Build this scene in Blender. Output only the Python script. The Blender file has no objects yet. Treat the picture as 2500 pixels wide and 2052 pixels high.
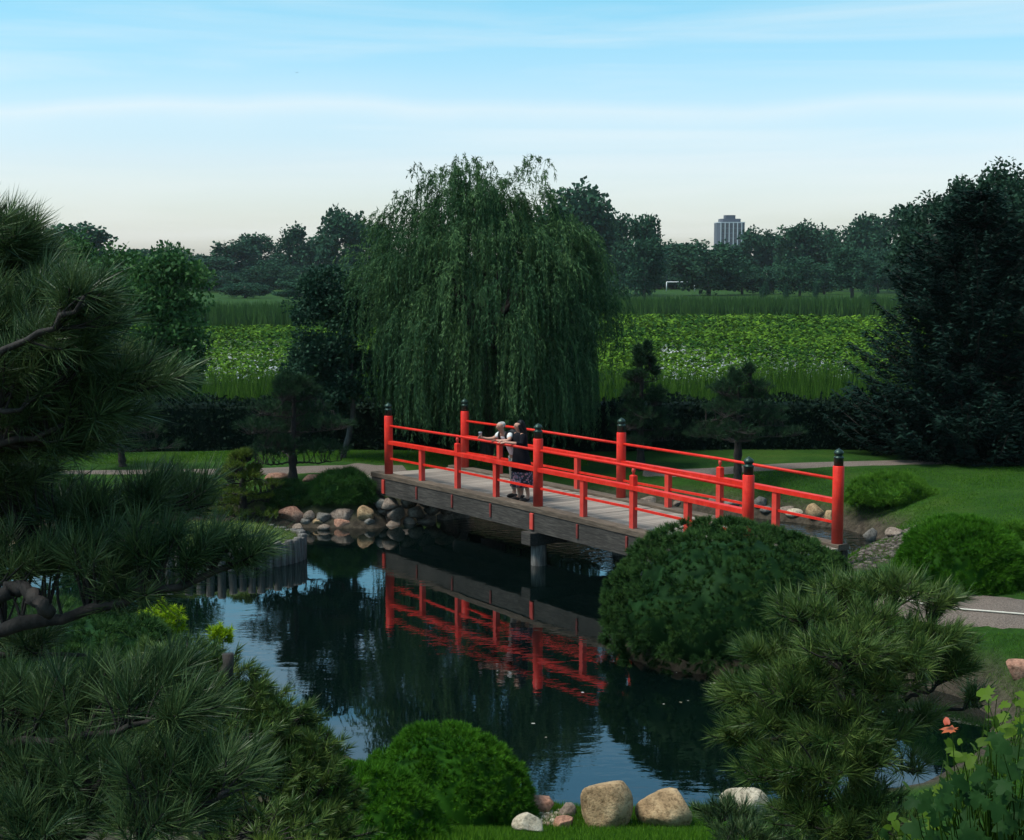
import bpy, math
import numpy as np
from mathutils import Vector
R = math.radians
sc = bpy.context.scene
C = sc.collection

# ------------------------------------------------------------------ camera, sky, sun, exposure
F = 3700.0                       # focal length in pixels of the 2500 px wide photograph
CZ = 5.95                        # eye height above the pond
TH = math.atan(366.0 / F)        # downward tilt
cam = bpy.data.cameras.new('camera')
cam.sensor_fit = 'HORIZONTAL'; cam.sensor_width = 36.0; cam.lens = 36.0 * F / 2500.0
cam.clip_start = 0.1; cam.clip_end = 6000.0
camo = bpy.data.objects.new('camera', cam); C.objects.link(camo)
camo.location = (0, 0, CZ); camo.rotation_euler = (math.pi / 2 - TH, 0, 0)
sc.camera = camo

SUN_EL, SUN_AZ = R(60), R(-105)   # high on the left, a little behind the camera, behind thin cloud
w = bpy.data.worlds.new('World'); sc.world = w; w.use_nodes = True
nt = w.node_tree; N = nt.nodes; L = nt.links; N.clear()
out = N.new('ShaderNodeOutputWorld'); bg = N.new('ShaderNodeBackground')
sky = N.new('ShaderNodeTexSky'); sky.sky_type = 'NISHITA'; sky.sun_disc = False
sky.sun_elevation = SUN_EL; sky.sun_rotation = SUN_AZ
sky.altitude = 0; sky.air_density = 1.0; sky.dust_density = 1.2; sky.ozone_density = 1.6
tc = N.new('ShaderNodeTexCoord')
sx = N.new('ShaderNodeSeparateXYZ'); L.new(tc.outputs['Generated'], sx.inputs[0])
mp = N.new('ShaderNodeMapping'); mp.inputs['Scale'].default_value = (2.2, 2.2, 34.0)
mp.inputs['Location'].default_value = (0.35, 0.0, 0.9)
nz = N.new('ShaderNodeTexNoise'); nz.inputs['Scale'].default_value = 1.0; nz.inputs['Detail'].default_value = 6.0
nz.inputs['Roughness'].default_value = 0.55; nz.inputs['Distortion'].default_value = 0.6
rp = N.new('ShaderNodeValToRGB'); rp.color_ramp.elements[0].position = 0.42; rp.color_ramp.elements[1].position = 0.72
mx = N.new('ShaderNodeMix'); mx.data_type = 'RGBA'; mx.blend_type = 'MIX'
tint = N.new('ShaderNodeMix'); tint.data_type = 'RGBA'; tint.blend_type = 'MULTIPLY'
tint.inputs['Factor'].default_value = 1.0
er = N.new('ShaderNodeMapRange'); er.inputs['From Min'].default_value = 0.070; er.inputs['From Max'].default_value = 0.185
L.new(sx.outputs['Z'], er.inputs['Value'])
tm = N.new('ShaderNodeMix'); tm.data_type = 'RGBA'; L.new(er.outputs['Result'], tm.inputs['Factor'])
tm.inputs['A'].default_value = (0.96, 0.97, 1.03, 1); tm.inputs['B'].default_value = (0.56, 1.00, 0.97, 1)
L.new(tm.outputs['Result'], tint.inputs['B'])
L.new(tc.outputs['Generated'], mp.inputs['Vector']); L.new(mp.outputs['Vector'], nz.inputs['Vector'])
L.new(nz.outputs['Fac'], rp.inputs['Fac'])
mlt = N.new('ShaderNodeMath'); mlt.operation = 'MULTIPLY'; mlt.inputs[1].default_value = 0.42
L.new(rp.outputs['Color'], mlt.inputs[0])
# a long thin cloud bank lying across the sky a few degrees up
zb_ = N.new('ShaderNodeValToRGB'); ce_ = zb_.color_ramp.elements
wob = N.new('ShaderNodeTexNoise'); wob.inputs['Scale'].default_value = 2.6; wob.inputs['Detail'].default_value = 5.0; L.new(tc.outputs['Generated'], wob.inputs['Vector'])
za = N.new('ShaderNodeMath'); za.operation = 'MULTIPLY_ADD'; za.inputs[1].default_value = 0.045; L.new(wob.outputs['Fac'], za.inputs[0]); L.new(sx.outputs['Z'], za.inputs[2])
for p_, v_ in ((0.105, 0), (0.116, .22), (0.126, .85), (0.131, .18), (0.15, 0)):
    e_ = ce_.new(p_); e_.color = (v_, v_, v_, 1)
ce_[0].color = (0, 0, 0, 1); ce_[len(ce_) - 1].color = (0, 0, 0, 1)
L.new(za.outputs[0], zb_.inputs['Fac'])
nb_ = N.new('ShaderNodeTexNoise'); nb_.inputs['Scale'].default_value = 3.2; nb_.inputs['Detail'].default_value = 4.0
mb_ = N.new('ShaderNodeMapping'); mb_.inputs['Scale'].default_value = (1, 1, 7); L.new(tc.outputs['Generated'], mb_.inputs['Vector']); L.new(mb_.outputs['Vector'], nb_.inputs['Vector'])
bm1 = N.new('ShaderNodeMath'); bm1.operation = 'MULTIPLY'; L.new(zb_.outputs['Color'], bm1.inputs[0]); L.new(nb_.outputs['Fac'], bm1.inputs[1])
mxm = N.new('ShaderNodeMath'); mxm.operation = 'MAXIMUM'; L.new(bm1.outputs[0], mxm.inputs[0]); L.new(mlt.outputs[0], mxm.inputs[1])
L.new(mxm.outputs[0], mx.inputs['Factor'])
L.new(sky.outputs['Color'], tint.inputs['A'])
L.new(tint.outputs['Result'], mx.inputs['A'])
mx.inputs['B'].default_value = (4.9, 5.1, 5.1, 1)
L.new(mx.outputs['Result'], bg.inputs['Color']); bg.inputs['Strength'].default_value = 0.132
L.new(bg.outputs['Background'], out.inputs['Surface'])

sun = bpy.data.lights.new('sun', 'SUN'); sun.energy = 3.0; sun.angle = R(20); sun.color = (1.0, 0.95, 0.88)
suno = bpy.data.objects.new('sun', sun); C.objects.link(suno)
sd_ = Vector((math.sin(SUN_AZ) * math.cos(SUN_EL), math.cos(SUN_AZ) * math.cos(SUN_EL), math.sin(SUN_EL)))
suno.rotation_euler = (-sd_).to_track_quat('-Z', 'Y').to_euler()
suno.location = (-30, -10, 60)

vs = sc.view_settings
vs.view_transform = 'Standard'; vs.look = 'None'; vs.exposure = 0.55; vs.gamma = 1.0; vs.use_curve_mapping = False
sc.cycles.max_bounces = 6; sc.cycles.diffuse_bounces = 2; sc.cycles.glossy_bounces = 3
sc.cycles.transmission_bounces = 3; sc.cycles.volume_bounces = 1; sc.cycles.transparent_max_bounces = 6
sc.cycles.use_denoising = True
sc.cycles.caustics_reflective = False; sc.cycles.caustics_refractive = False

rng = np.random.default_rng(7)

# ------------------------------------------------------------------ geometry helpers
CT, ST = math.cos(TH), math.sin(TH)
def ray(px, py):
    a = (px - 1250.0) / F; b = (1026.0 - py) / F
    return np.array([a, b * ST + CT, b * CT - ST])
def P(px, py, Y):                      # point at distance Y in front of the camera
    d = ray(px, py); k = Y / d[1]
    return np.array([d[0] * k, Y, CZ + d[2] * k])
def Gz(px, py, z=0.0):                 # point on a level z
    d = ray(px, py); k = (z - CZ) / d[2]
    return np.array([d[0] * k, d[1] * k, z])
def nrm(v):
    v = np.asarray(v, float); return v / np.maximum(np.linalg.norm(v, axis=-1, keepdims=True), 1e-9)
def rdir(n, r=None):
    r = r or rng
    return nrm(r.normal(size=(n, 3)))
def perp(d):
    d = np.atleast_2d(d)
    ref = np.where(np.abs(d[:, 2:3]) > 0.9, np.array([[1.0, 0, 0]]), np.array([[0, 0, 1.0]]))
    a = nrm(np.cross(d, ref)); b = np.cross(d, a)
    return a, b

class MB:
    """collects vertices and faces (any size) into ONE mesh"""
    def __init__(s): s.V = []; s.T = []; s.FI = []; s.FS = []; s.n = 0; s.M = []
    def add(s, V, Fc, tint=None, mat=0):
        V = np.asarray(V, float).reshape(-1, 3)
        if isinstance(Fc, np.ndarray): groups = [Fc]
        else:
            by = {}
            for f in Fc: by.setdefault(len(f), []).append(f)
            groups = [np.array(g) for g in by.values()]
        for g in groups:
            if not len(g): continue
            s.FI.append((g + s.n).reshape(-1)); s.FS.append(np.full(len(g), g.shape[1])); s.M.append(np.full(len(g), mat))
        s.V.append(V)
        if tint is None: tint = np.full(len(V), 0.5)
        elif np.isscalar(tint): tint = np.full(len(V), float(tint))
        s.T.append(np.asarray(tint, float)); s.n += len(V)
        return s
    def mesh(s, name, mats, smooth=False, off=(0, 0, 0)):
        me = bpy.data.meshes.new(name)
        V = np.concatenate(s.V) - np.asarray(off, float)
        fi = np.concatenate(s.FI).astype(np.int32); fs = np.concatenate(s.FS).astype(np.int32)
        me.vertices.add(len(V)); me.vertices.foreach_set('co', V.astype(np.float32).reshape(-1))
        me.loops.add(len(fi)); me.loops.foreach_set('vertex_index', fi)
        me.polygons.add(len(fs))
        me.polygons.foreach_set('loop_start', np.concatenate([[0], np.cumsum(fs)[:-1]]).astype(np.int32))
        if not isinstance(mats, (list, tuple)): mats = [mats]
        for m in mats: me.materials.append(m)
        if len(mats) > 1: me.polygons.foreach_set('material_index', np.concatenate(s.M).astype(np.int32))
        me.update(calc_edges=True)
        at = me.attributes.new('tint', 'FLOAT', 'POINT')
        at.data.foreach_set('value', np.concatenate(s.T).astype(np.float32))
        me.polygons.foreach_set('use_smooth', np.full(len(fs), bool(smooth)))
        me.update()
        return me
    def build(s, name, mats, parent=None, smooth=False, off=None):
        if off is None: off = tuple(parent.location) if parent is not None else (0, 0, 0)
        return link(name, s.mesh(name, mats, smooth, off), parent)

def link(name, data, parent=None):
    o = bpy.data.objects.new(name, data); C.objects.link(o)
    if parent is not None: o.parent = parent
    return o
def tag(o, label=None, cat=None, group=None, kind=None):
    if label: o['label'] = label
    if cat: o['category'] = cat
    if group: o['group'] = group
    if kind: o['kind'] = kind
    return o
def thing(name, label, cat, loc=(0, 0, 0), rz=0.0, group=None):
    o = link(name, None); o.location = tuple(float(c) for c in loc); o.rotation_euler = (0, 0, rz)
    o.empty_display_size = 0.2
    return tag(o, label, cat, group)

def tube(pts, rad, n=8, cap=True):
    pts = np.asarray(pts, float); k = len(pts); rad = np.broadcast_to(np.asarray(rad, float), (k,))
    t = np.gradient(pts, axis=0); t = nrm(t)
    a, b = perp(t)
    for i in range(1, k):               # keep the frame from flipping
        a[i] = nrm(a[i - 1] - t[i] * np.dot(a[i - 1], t[i])); b[i] = np.cross(t[i], a[i])
    an = np.linspace(0, 2 * math.pi, n, endpoint=False)
    V = pts[:, None, :] + rad[:, None, None] * (np.cos(an)[None, :, None] * a[:, None, :] + np.sin(an)[None, :, None] * b[:, None, :])
    V = V.reshape(-1, 3); Fc = []
    for i in range(k - 1):
        for j in range(n):
            j2 = (j + 1) % n
            Fc.append((i * n + j, i * n + j2, (i + 1) * n + j2, (i + 1) * n + j))
    if cap:
        Fc.append(tuple(range(n))[::-1]); Fc.append(tuple((k - 1) * n + j for j in range(n)))
    return V, Fc
def strips(P0, P1, P2, wd, W0, W1):
    """three-point tapering ribbons (needles, blades): arrays of base, middle, tip; returns verts, tris"""
    n = len(P0)
    V = np.stack([P0 - wd * W0, P0 + wd * W0, P1 - wd * W1, P1 + wd * W1, P2], 1).reshape(-1, 3)
    b = (np.arange(n) * 5)[:, None]
    T = np.concatenate([b + [0, 1, 3], b + [0, 3, 2], b + [2, 3, 4]], 0)
    return V, T
def spikes(P0, P2, wd, W0):
    n = len(P0); V = np.stack([P0 - wd * W0, P0 + wd * W0, P2], 1).reshape(-1, 3)
    return V, (np.arange(n) * 3)[:, None] + np.arange(3)[None]
def trileaves(pos, ax, side, Ln, Wd):
    n = len(pos); Ln = np.broadcast_to(Ln, (n,))[:, None]; Wd = np.broadcast_to(Wd, (n,))[:, None]
    V = np.stack([pos - ax * Ln * .1, pos + ax * Ln * .35 + side * Wd, pos + ax * Ln], 1).reshape(-1, 3)
    return V, (np.arange(n) * 3)[:, None] + np.arange(3)[None]
def leaves(pos, ax, side, Ln, Wd, fold=0.0):
    """diamond leaves; Ln, Wd scalars or arrays"""
    n = len(pos); Ln = np.broadcast_to(Ln, (n,))[:, None]; Wd = np.broadcast_to(Wd, (n,))[:, None]
    nr = np.cross(ax, side)
    V = np.stack([pos, pos + ax * Ln * 0.45 + side * Wd * .5 + nr * fold * Wd, pos + ax * Ln, pos + ax * Ln * 0.45 - side * Wd * .5 + nr * fold * Wd], 1).reshape(-1, 3)
    b = (np.arange(n) * 4)[:, None]
    return V, np.concatenate([b + [0, 1, 2], b + [0, 2, 3]], 0) if fold else b + [0, 1, 2, 3]
def box(x0, x1, y0, y1, z0, z1):
    V = np.array([(x, y, z) for z in (z0, z1) for y in (y0, y1) for x in (x0, x1)], float)
    return V, [(0, 2, 3, 1), (4, 5, 7, 6), (0, 1, 5, 4), (2, 6, 7, 3), (0, 4, 6, 2), (1, 3, 7, 5)]
def cbox(x0, x1, y0, y1, z0, z1, c=0.01):
    """box with chamfered long edges on top"""
    c = min(c, (x1 - x0) * .3, (y1 - y0) * .3, (z1 - z0) * .3)
    V = []
    for z, i in ((z0, c), (z0 + c, 0), (z1 - c, 0), (z1, c)):
        V += [(x0 + i, y0 + i, z), (x1 - i, y0 + i, z), (x1 - i, y1 - i, z), (x0 + i, y1 - i, z)]
    Fc = [(3, 2, 1, 0), (12, 13, 14, 15)]
    for k in range(3):
        for j in range(4):
            j2 = (j + 1) % 4
            Fc.append((k * 4 + j, k * 4 + j2, k * 4 + 4 + j2, k * 4 + 4 + j))
    return np.array(V, float), Fc
def lathe(prof, n=20):
    V = []; Fc = []
    an = np.linspace(0, 2 * math.pi, n, endpoint=False)
    for r, z in prof:
        V += [(r * math.cos(a), r * math.sin(a), z) for a in an]
    for i in range(len(prof) - 1):
        for j in range(n):
            j2 = (j + 1) % n
            Fc.append((i * n + j, i * n + j2, (i + 1) * n + j2, (i + 1) * n + j))
    Fc.append(tuple(range(n))[::-1]); Fc.append(tuple((len(prof) - 1) * n + j for j in range(n)))
    return np.array(V, float), Fc
def ico(sub):
    import bmesh
    bm = bmesh.new(); bmesh.ops.create_icosphere(bm, subdivisions=sub, radius=1.0)
    bm.verts.ensure_lookup_table()
    V = np.array([v.co[:] for v in bm.verts]); Fc = np.array([[v.index for v in f.verts] for f in bm.faces]); bm.free()
    return V, Fc
ICO3 = ico(4); ICO2 = ico(3)
def sinnoise(V, freq, r, oct=4):
    o = np.zeros(len(V)); amp = 1.0; tot = 0
    for k in range(oct):
        for j in range(3):
            d = rdir(1, r)[0]; o += amp * np.sin(V @ d * freq * r.uniform(.8, 1.25) + r.uniform(0, 6.28)) / 3
        tot += amp; amp *= .55; freq *= 2.0
    return o / tot

# ------------------------------------------------------------------ materials
def newmat(name):
    m = bpy.data.materials.new(name); m.use_nodes = True
    n = m.node_tree.nodes; b = n['Principled BSDF']
    return m, m.node_tree, b
def noise_node(t, scale, detail=4, rough=.55, coord='Object', stretch=None, dist=0.0):
    c = t.nodes.new('ShaderNodeTexCoord'); n = t.nodes.new('ShaderNodeTexNoise')
    n.inputs['Scale'].default_value = scale; n.inputs['Detail'].default_value = detail; n.inputs['Roughness'].default_value = rough
    n.inputs['Distortion'].default_value = dist
    if stretch:
        mp = t.nodes.new('ShaderNodeMapping'); mp.inputs['Scale'].default_value = stretch
        t.links.new(c.outputs[coord], mp.inputs['Vector']); t.links.new(mp.outputs['Vector'], n.inputs['Vector'])
    else: t.links.new(c.outputs[coord], n.inputs['Vector'])
    return n
def ramp(t, src, stops):
    r = t.nodes.new('ShaderNodeValToRGB'); e = r.color_ramp.elements
    while len(e) < len(stops): e.new(0.5)
    for i, (p, c) in enumerate(stops):
        e[i].position = p; e[i].color = (*c, 1) if len(c) == 3 else c
    t.links.new(src, r.inputs['Fac']); return r
def mixc(t, a, b, fac, mode='MIX'):
    m = t.nodes.new('ShaderNodeMix'); m.data_type = 'RGBA'; m.blend_type = mode
    for s_, v in (('A', a), ('B', b), ('Factor', fac)):
        if hasattr(v, 'is_linked') or hasattr(v, 'links'): t.links.new(v, m.inputs[s_])
        elif s_ == 'Factor': m.inputs[s_].default_value = v
        else: m.inputs[s_].default_value = (*v, 1)
    return m.outputs['Result']
def bump(t, b, src, strength, dist):
    u = t.nodes.new('ShaderNodeBump'); u.inputs['Strength'].default_value = strength; u.inputs['Distance'].default_value = dist
    t.links.new(src, u.inputs['Height']); t.links.new(u.outputs['Normal'], b.inputs['Normal']); return u
def foliage(name, c1, c2, rough=.5, trans=.25, spec=.35):
    """leaf colour differs leaf by leaf through the 'tint' attribute"""
    m, t, b = newmat(name)
    a = t.nodes.new('ShaderNodeAttribute'); a.attribute_name = 'tint'
    col = mixc(t, c1, c2, a.outputs['Fac'])
    t.links.new(col, b.inputs['Base Color']); b.inputs['Roughness'].default_value = rough
    b.inputs['Specular IOR Level'].default_value = spec
    if trans:
        tr = t.nodes.new('ShaderNodeBsdfTranslucent'); t.links.new(col, tr.inputs['Color'])
        ms = t.nodes.new('ShaderNodeMixShader'); ms.inputs[0].default_value = trans
        o = t.nodes['Material Output']
        t.links.new(b.outputs[0], ms.inputs[1]); t.links.new(tr.outputs[0], ms.inputs[2]); t.links.new(ms.outputs[0], o.inputs['Surface'])
    return m
def solid(name, stops, scale=6, rough=.7, bumpv=0.0, bdist=.01, detail=6, stretch=None, spec=.4, metallic=0.0, dist=0.0):
    m, t, b = newmat(name)
    n = noise_node(t, scale, detail, .6, 'Object', stretch, dist)
    r = ramp(t, n.outputs['Fac'], stops); t.links.new(r.outputs['Color'], b.inputs['Base Color'])
    b.inputs['Roughness'].default_value = rough; b.inputs['Specular IOR Level'].default_value = spec; b.inputs['Metallic'].default_value = metallic
    if bumpv: bump(t, b, n.outputs['Fac'], bumpv, bdist)
    return m
def rockmat(name, lo, mid, hi):
    m, t, b = newmat(name)
    n1 = noise_node(t, 3.2, 8, .62, dist=.4); n2 = noise_node(t, 26, 6, .7)
    r1 = ramp(t, n1.outputs['Fac'], [(.3, lo), (.5, mid), (.7, hi)])
    r2 = ramp(t, n2.outputs['Fac'], [(.38, (.45, .43, .4)), (.5, (1, 1, 1)), (.68, (1.25, 1.22, 1.18))])
    col = mixc(t, r1.outputs['Color'], r2.outputs['Color'], .85, 'MULTIPLY')
    t.links.new(col, b.inputs['Base Color']); b.inputs['Roughness'].default_value = .88; b.inputs['Specular IOR Level'].default_value = .2
    ad = t.nodes.new('ShaderNodeMath'); ad.operation = 'ADD'
    t.links.new(n1.outputs['Fac'], ad.inputs[0]); t.links.new(n2.outputs['Fac'], ad.inputs[1])
    bump(t, b, ad.outputs[0], .55, .035)
    return m
M = {}
M['needle_dark'] = foliage('needle_dark', (.010, .036, .014), (.125, .185, .062), .40, .15, .25)
M['needle_mid'] = foliage('needle_mid', (.018, .054, .012), (.145, .205, .046), .42, .18, .22)
M['mugo'] = foliage('mugo', (.014, .046, .014), (.072, .140, .032), .6, .15, .04)
M['mugo_bright'] = foliage('mugo_bright', (.020, .082, .006), (.085, .225, .014), .6, .2, .06)
M['willow'] = foliage('willow', (.018, .058, .026), (.098, .180, .064), .6, .25, .06)
M['decid'] = foliage('decid', (.018, .062, .022), (.062, .148, .036), .55, .22, .10)
M['decid_far'] = foliage('decid_far', (.012, .042, .026), (.036, .094, .048), .7, .15, .03)
M['decid_dark'] = foliage('decid_dark', (.008, .027, .019), (.030, .072, .038), .65, .15, .06)
M['spruce'] = foliage('spruce', (.004, .014, .012), (.018, .043, .030), .8, .08, .02)
M['hedge'] = foliage('hedge', (.004, .012, .008), (.014, .030, .015), .7, .08, .04)
M['pine_far'] = foliage('pine_far', (.010, .030, .016), (.038, .080, .030), .65, .1, .06)
M['juniper'] = foliage('juniper', (.018, .064, .014), (.078, .175, .032), .6, .15, .06)
M['juniper_bright'] = foliage('juniper_bright', (.034, .105, .010), (.115, .250, .022), .6, .15, .06)
M['lime'] = foliage('lime', (.17, .29, .006), (.40, .54, .015), .5, .35, .12)
M['gold'] = foliage('gold', (.050, .090, .012), (.19, .24, .035), .55, .2, .1)
M['reed'] = foliage('reed', (.008, .036, .005), (.085, .165, .020), .6, .3, .06)
M['reed_far'] = foliage('reed_far', (.020, .052, .016), (.055, .120, .024), .7, .2, .04)
M['pad'] = foliage('pad', (.010, .046, .004), (.120, .230, .016), .7, .2, .05)
M['blade'] = foliage('blade', (.022, .082, .006), (.095, .205, .012), .6, .3, .08)
M['leaf_cool'] = foliage('leaf_cool', (.006, .028, .006), (.024, .064, .015), .55, .25, .06)
M['leaf_warm'] = foliage('leaf_warm', (.016, .050, .004), (.085, .150, .010), .5, .35, .1)
M['bark'] = solid('bark', [(.35, (.007, .006, .005)), (.65, (.040, .032, .027))], 14, .9, .9, .02, stretch=(1, 1, .35))
M['bark_grey'] = solid('bark_grey', [(.35, (.03, .03, .028)), (.65, (.10, .095, .085))], 12, .9, .6, .02, stretch=(1, 1, .3))
M['granite_tan'] = rockmat('granite_tan', (.17, .105, .055), (.36, .24, .13), (.50, .37, .22))
M['granite_pink'] = rockmat('granite_pink', (.17, .085, .06), (.35, .18, .12), (.44, .27, .19))
M['granite_grey'] = rockmat('granite_grey', (.080, .074, .066), (.165, .150, .130), (.26, .24, .205))
M['granite_brown'] = rockmat('granite_brown', (.10, .075, .06), (.21, .16, .125), (.31, .25, .20))
M['granite_pale'] = rockmat('granite_pale', (.26, .21, .15), (.45, .38, .28), (.58, .51, .40))
M['ground'], _t, _b = newmat('ground')
_a = _t.nodes.new('ShaderNodeAttribute'); _a.attribute_name = 'tint'
_n1 = noise_node(_t, .55, 6, .6, 'Object'); _n2 = noise_node(_t, 9, 5, .7, 'Object'); _n3 = noise_node(_t, 60, 3, .7, 'Object')
_g = ramp(_t, _n1.outputs['Fac'], [(.3, (.010, .034, .005)), (.5, (.020, .058, .007)), (.64, (.032, .068, .009)), (.78, (.055, .075, .014))])
_g2 = ramp(_t, _n2.outputs['Fac'], [(.3, (.5, .52, .5)), (.7, (1.35, 1.4, 1.2))])
_g3 = ramp(_t, _n3.outputs['Fac'], [(.35, (.65, .66, .6)), (.65, (1.3, 1.28, 1.2))])
_c = mixc(_t, mixc(_t, _g.outputs['Color'], _g2.outputs['Color'], .8, 'MULTIPLY'), _g3.outputs['Color'], .8, 'MULTIPLY')
_s = ramp(_t, _n2.outputs['Fac'], [(.3, (.020, .016, .012)), (.7, (.085, .068, .052))])
_s2 = mixc(_t, _s.outputs['Color'], _g3.outputs['Color'], .8, 'MULTIPLY')
_t.links.new(mixc(_t, _c, _s2, _a.outputs['Fac']), _b.inputs['Base Color'])
_b.inputs['Roughness'].default_value = .95; _b.inputs['Specular IOR Level'].default_value = .1
bump(_t, _b, _n3.outputs['Fac'], .6, .03)

M['gravel'], _t, _b = newmat('gravel')
_n1 = noise_node(_t, 45, 4, .7); _n2 = noise_node(_t, 1.4, 4, .6)
_r = ramp(_t, _n1.outputs['Fac'], [(.3, (.052, .038, .030)), (.5, (.125, .095, .076)), (.7, (.21, .17, .14))])
_r2 = ramp(_t, _n2.outputs['Fac'], [(.3, (.75, .74, .72)), (.7, (1.15, 1.12, 1.1))])
_t.links.new(mixc(_t, _r.outputs['Color'], _r2.outputs['Color'], .8, 'MULTIPLY'), _b.inputs['Base Color'])
_b.inputs['Roughness'].default_value = .95; bump(_t, _b, _n1.outputs['Fac'], .7, .02)

def watermat(name, s1, s2, st, ior, windy=False):
    m, t, b = newmat(name)
    b.inputs['Base Color'].default_value = (.0008, .0034, .0030, 1); b.inputs['Roughness'].default_value = .015
    b.inputs['IOR'].default_value = ior
    mask = noise_node(t, .16, 2, .5, 'Object'); mr = ramp(t, mask.outputs['Fac'], [(.40, (.05, .05, .05)), (.62, (1, 1, 1))])
    n1 = noise_node(t, s1, 3, .5, 'Object', (.55, 1.5, 1), .3); n2 = noise_node(t, s2, 2, .5, 'Object', (.8, 1.25, 1))
    ad = t.nodes.new('ShaderNodeMath'); ad.operation = 'MULTIPLY_ADD'; ad.inputs[1].default_value = .35
    t.links.new(n2.outputs['Fac'], ad.inputs[0]); t.links.new(n1.outputs['Fac'], ad.inputs[2])
    mu = t.nodes.new('ShaderNodeMath'); mu.operation = 'MULTIPLY'
    t.links.new(ad.outputs[0], mu.inputs[0]); t.links.new(mr.outputs['Color'], mu.inputs[1])
    h = mu.outputs[0]
    if windy:                       # the breeze ruffles the reach behind the bridge
        c = t.nodes.new('ShaderNodeTexCoord'); d = t.nodes.new('ShaderNodeVectorMath'); d.operation = 'DOT_PRODUCT'; d.inputs[1].default_value = (.833, .553, 0)
        t.links.new(c.outputs['Object'], d.inputs[0]); mr2 = t.nodes.new('ShaderNodeMapRange'); mr2.inputs['From Min'].default_value = 17.9; mr2.inputs['From Max'].default_value = 18.8
        mr2.inputs['To Min'].default_value = 0; mr2.inputs['To Max'].default_value = 15.0; t.links.new(d.outputs['Value'], mr2.inputs['Value'])
        n3 = noise_node(t, 5.5, 2, .5, 'Object', (.8, 1.2, 1)); m3 = t.nodes.new('ShaderNodeMath'); m3.operation = 'MULTIPLY_ADD'
        t.links.new(n3.outputs['Fac'], m3.inputs[0]); t.links.new(mr2.outputs['Result'], m3.inputs[1]); t.links.new(h, m3.inputs[2]); h = m3.outputs[0]
    bump(t, b, h, st, .02)
    return m
M['water'] = watermat('water', 1.6, 7.0, .20, 1.9, True)
M['lake'] = watermat('lake', 1.0, 4.0, .3, 1.45)

# ------------------------------------------------------------------ terrain
POND = np.array([Gz(*p)[:2] for p in [(-420, 1290), (0, 1288), (300, 1285), (560, 1283), (690, 1289), (925, 1292), (985, 1262), (1050, 1246),
     (1300, 1244), (1560, 1248), (1700, 1254), (1850, 1266), (1960, 1279), (2060, 1293), (2150, 1318)]]
     + [(7.6, 31.6), (6.3, 29.6), (5.2, 27.6), (4.4, 26.4), (3.5, 25.8), (2.6, 25.3), (1.9, 24.6), (1.65, 23.7), (1.8, 22.8), (2.4, 22.1), (3.4, 21.7), (4.6, 21.5), (5.7, 21.5)]
     + [Gz(*p)[:2] for p in [(2350, 1705), (2430, 1760), (2380, 1840), (2240, 1915), (1960, 1962), (1700, 1975), (1500, 1982), (1390, 1975), (1280, 1925),
     (1120, 1885), (990, 1890), (860, 1850), (720, 1790), (570, 1715), (400, 1650), (200, 1590), (0, 1545), (-420, 1510)]])
CREEK = np.array([Gz(px, py, .7)[:2] for px, py in [(2085, 1285), (2150, 1272), (2260, 1285), (2300, 1300), (2260, 1350), (2190, 1385), (2100, 1420), (2040, 1400), (2120, 1340)]])
def sdist(x, y, poly):
    x = np.asarray(x, float); y = np.asarray(y, float)
    p = np.stack([x.ravel(), y.ravel()], 1); a = poly; b = np.roll(poly, -1, 0)
    best = np.full(len(p), 1e9); ins = np.zeros(len(p), bool)
    for i in range(len(a)):
        e = b[i] - a[i]; q = p - a[i]; t = np.clip(q @ e / (e @ e), 0, 1)
        best = np.minimum(best, np.hypot(q[:, 0] - t * e[0], q[:, 1] - t * e[1]))
        if abs(e[1]) > 1e-9:
            c = ((a[i, 1] > p[:, 1]) != (b[i, 1] > p[:, 1])); xi = a[i, 0] + (p[:, 1] - a[i, 1]) / e[1] * e[0]
            ins ^= c & (p[:, 0] < xi)
    return np.where(ins, -best, best).reshape(x.shape)
def sm(x, a, b):
    t = np.clip((np.asarray(x, float) - a) / (b - a), 0, 1); return t * t * (3 - 2 * t)
def yfar(x): return 160 + 38 * sm(x, -22, 2)
def ground_z(x, y):
    x = np.asarray(x, float); y = np.asarray(y, float)
    s = sdist(x, y, POND)
    amp = .40 + .55 * sm(y, 17.5, 21.0) + .35 * sm(x, 5.5, 8.0) * sm(-y, -20, -14)
    amp = np.minimum(amp, 1.0)
    land = amp * (1 - np.exp(-np.maximum(s, 0) / .8)); bed = -1.1 * (1 - np.exp(np.minimum(s, 0) / .8))
    h = np.where(s > 0, land, bed)
    h = h + np.where(s > 0, np.clip(.335 * (14.7 - y), 0, 3.9), 0)
    h = h + np.where(s > 0, .05 * np.sin(x * .5 + 1) * np.sin(y * .43) * np.clip(s / 3, 0, 1), 0)
    h = h + .12 * sm(x, 9, 16) * sm(y, 18, 30)
    lk = sm(y, 50, 62)
    far = -.7 * (1 - sm(y, yfar(x) - 2, yfar(x) + 5)) + .45 * sm(y, yfar(x), yfar(x) + 60)
    return h * (1 - lk) + far * lk
def ground_at(px, py):
    """where the line of sight meets the ground"""
    d = ray(px, py); k = np.linspace(3, 90, 2400)
    q = np.array([0, 0, CZ])[None] + d[None] * k[:, None]
    g = np.maximum(ground_z(q[:, 0], q[:, 1]), -.02)
    i = np.argmax(q[:, 2] < g); p = q[i].copy(); p[2] = g[i]; return p
def gz(x, y): return float(ground_z(np.array([x]), np.array([y]))[0])

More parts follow.
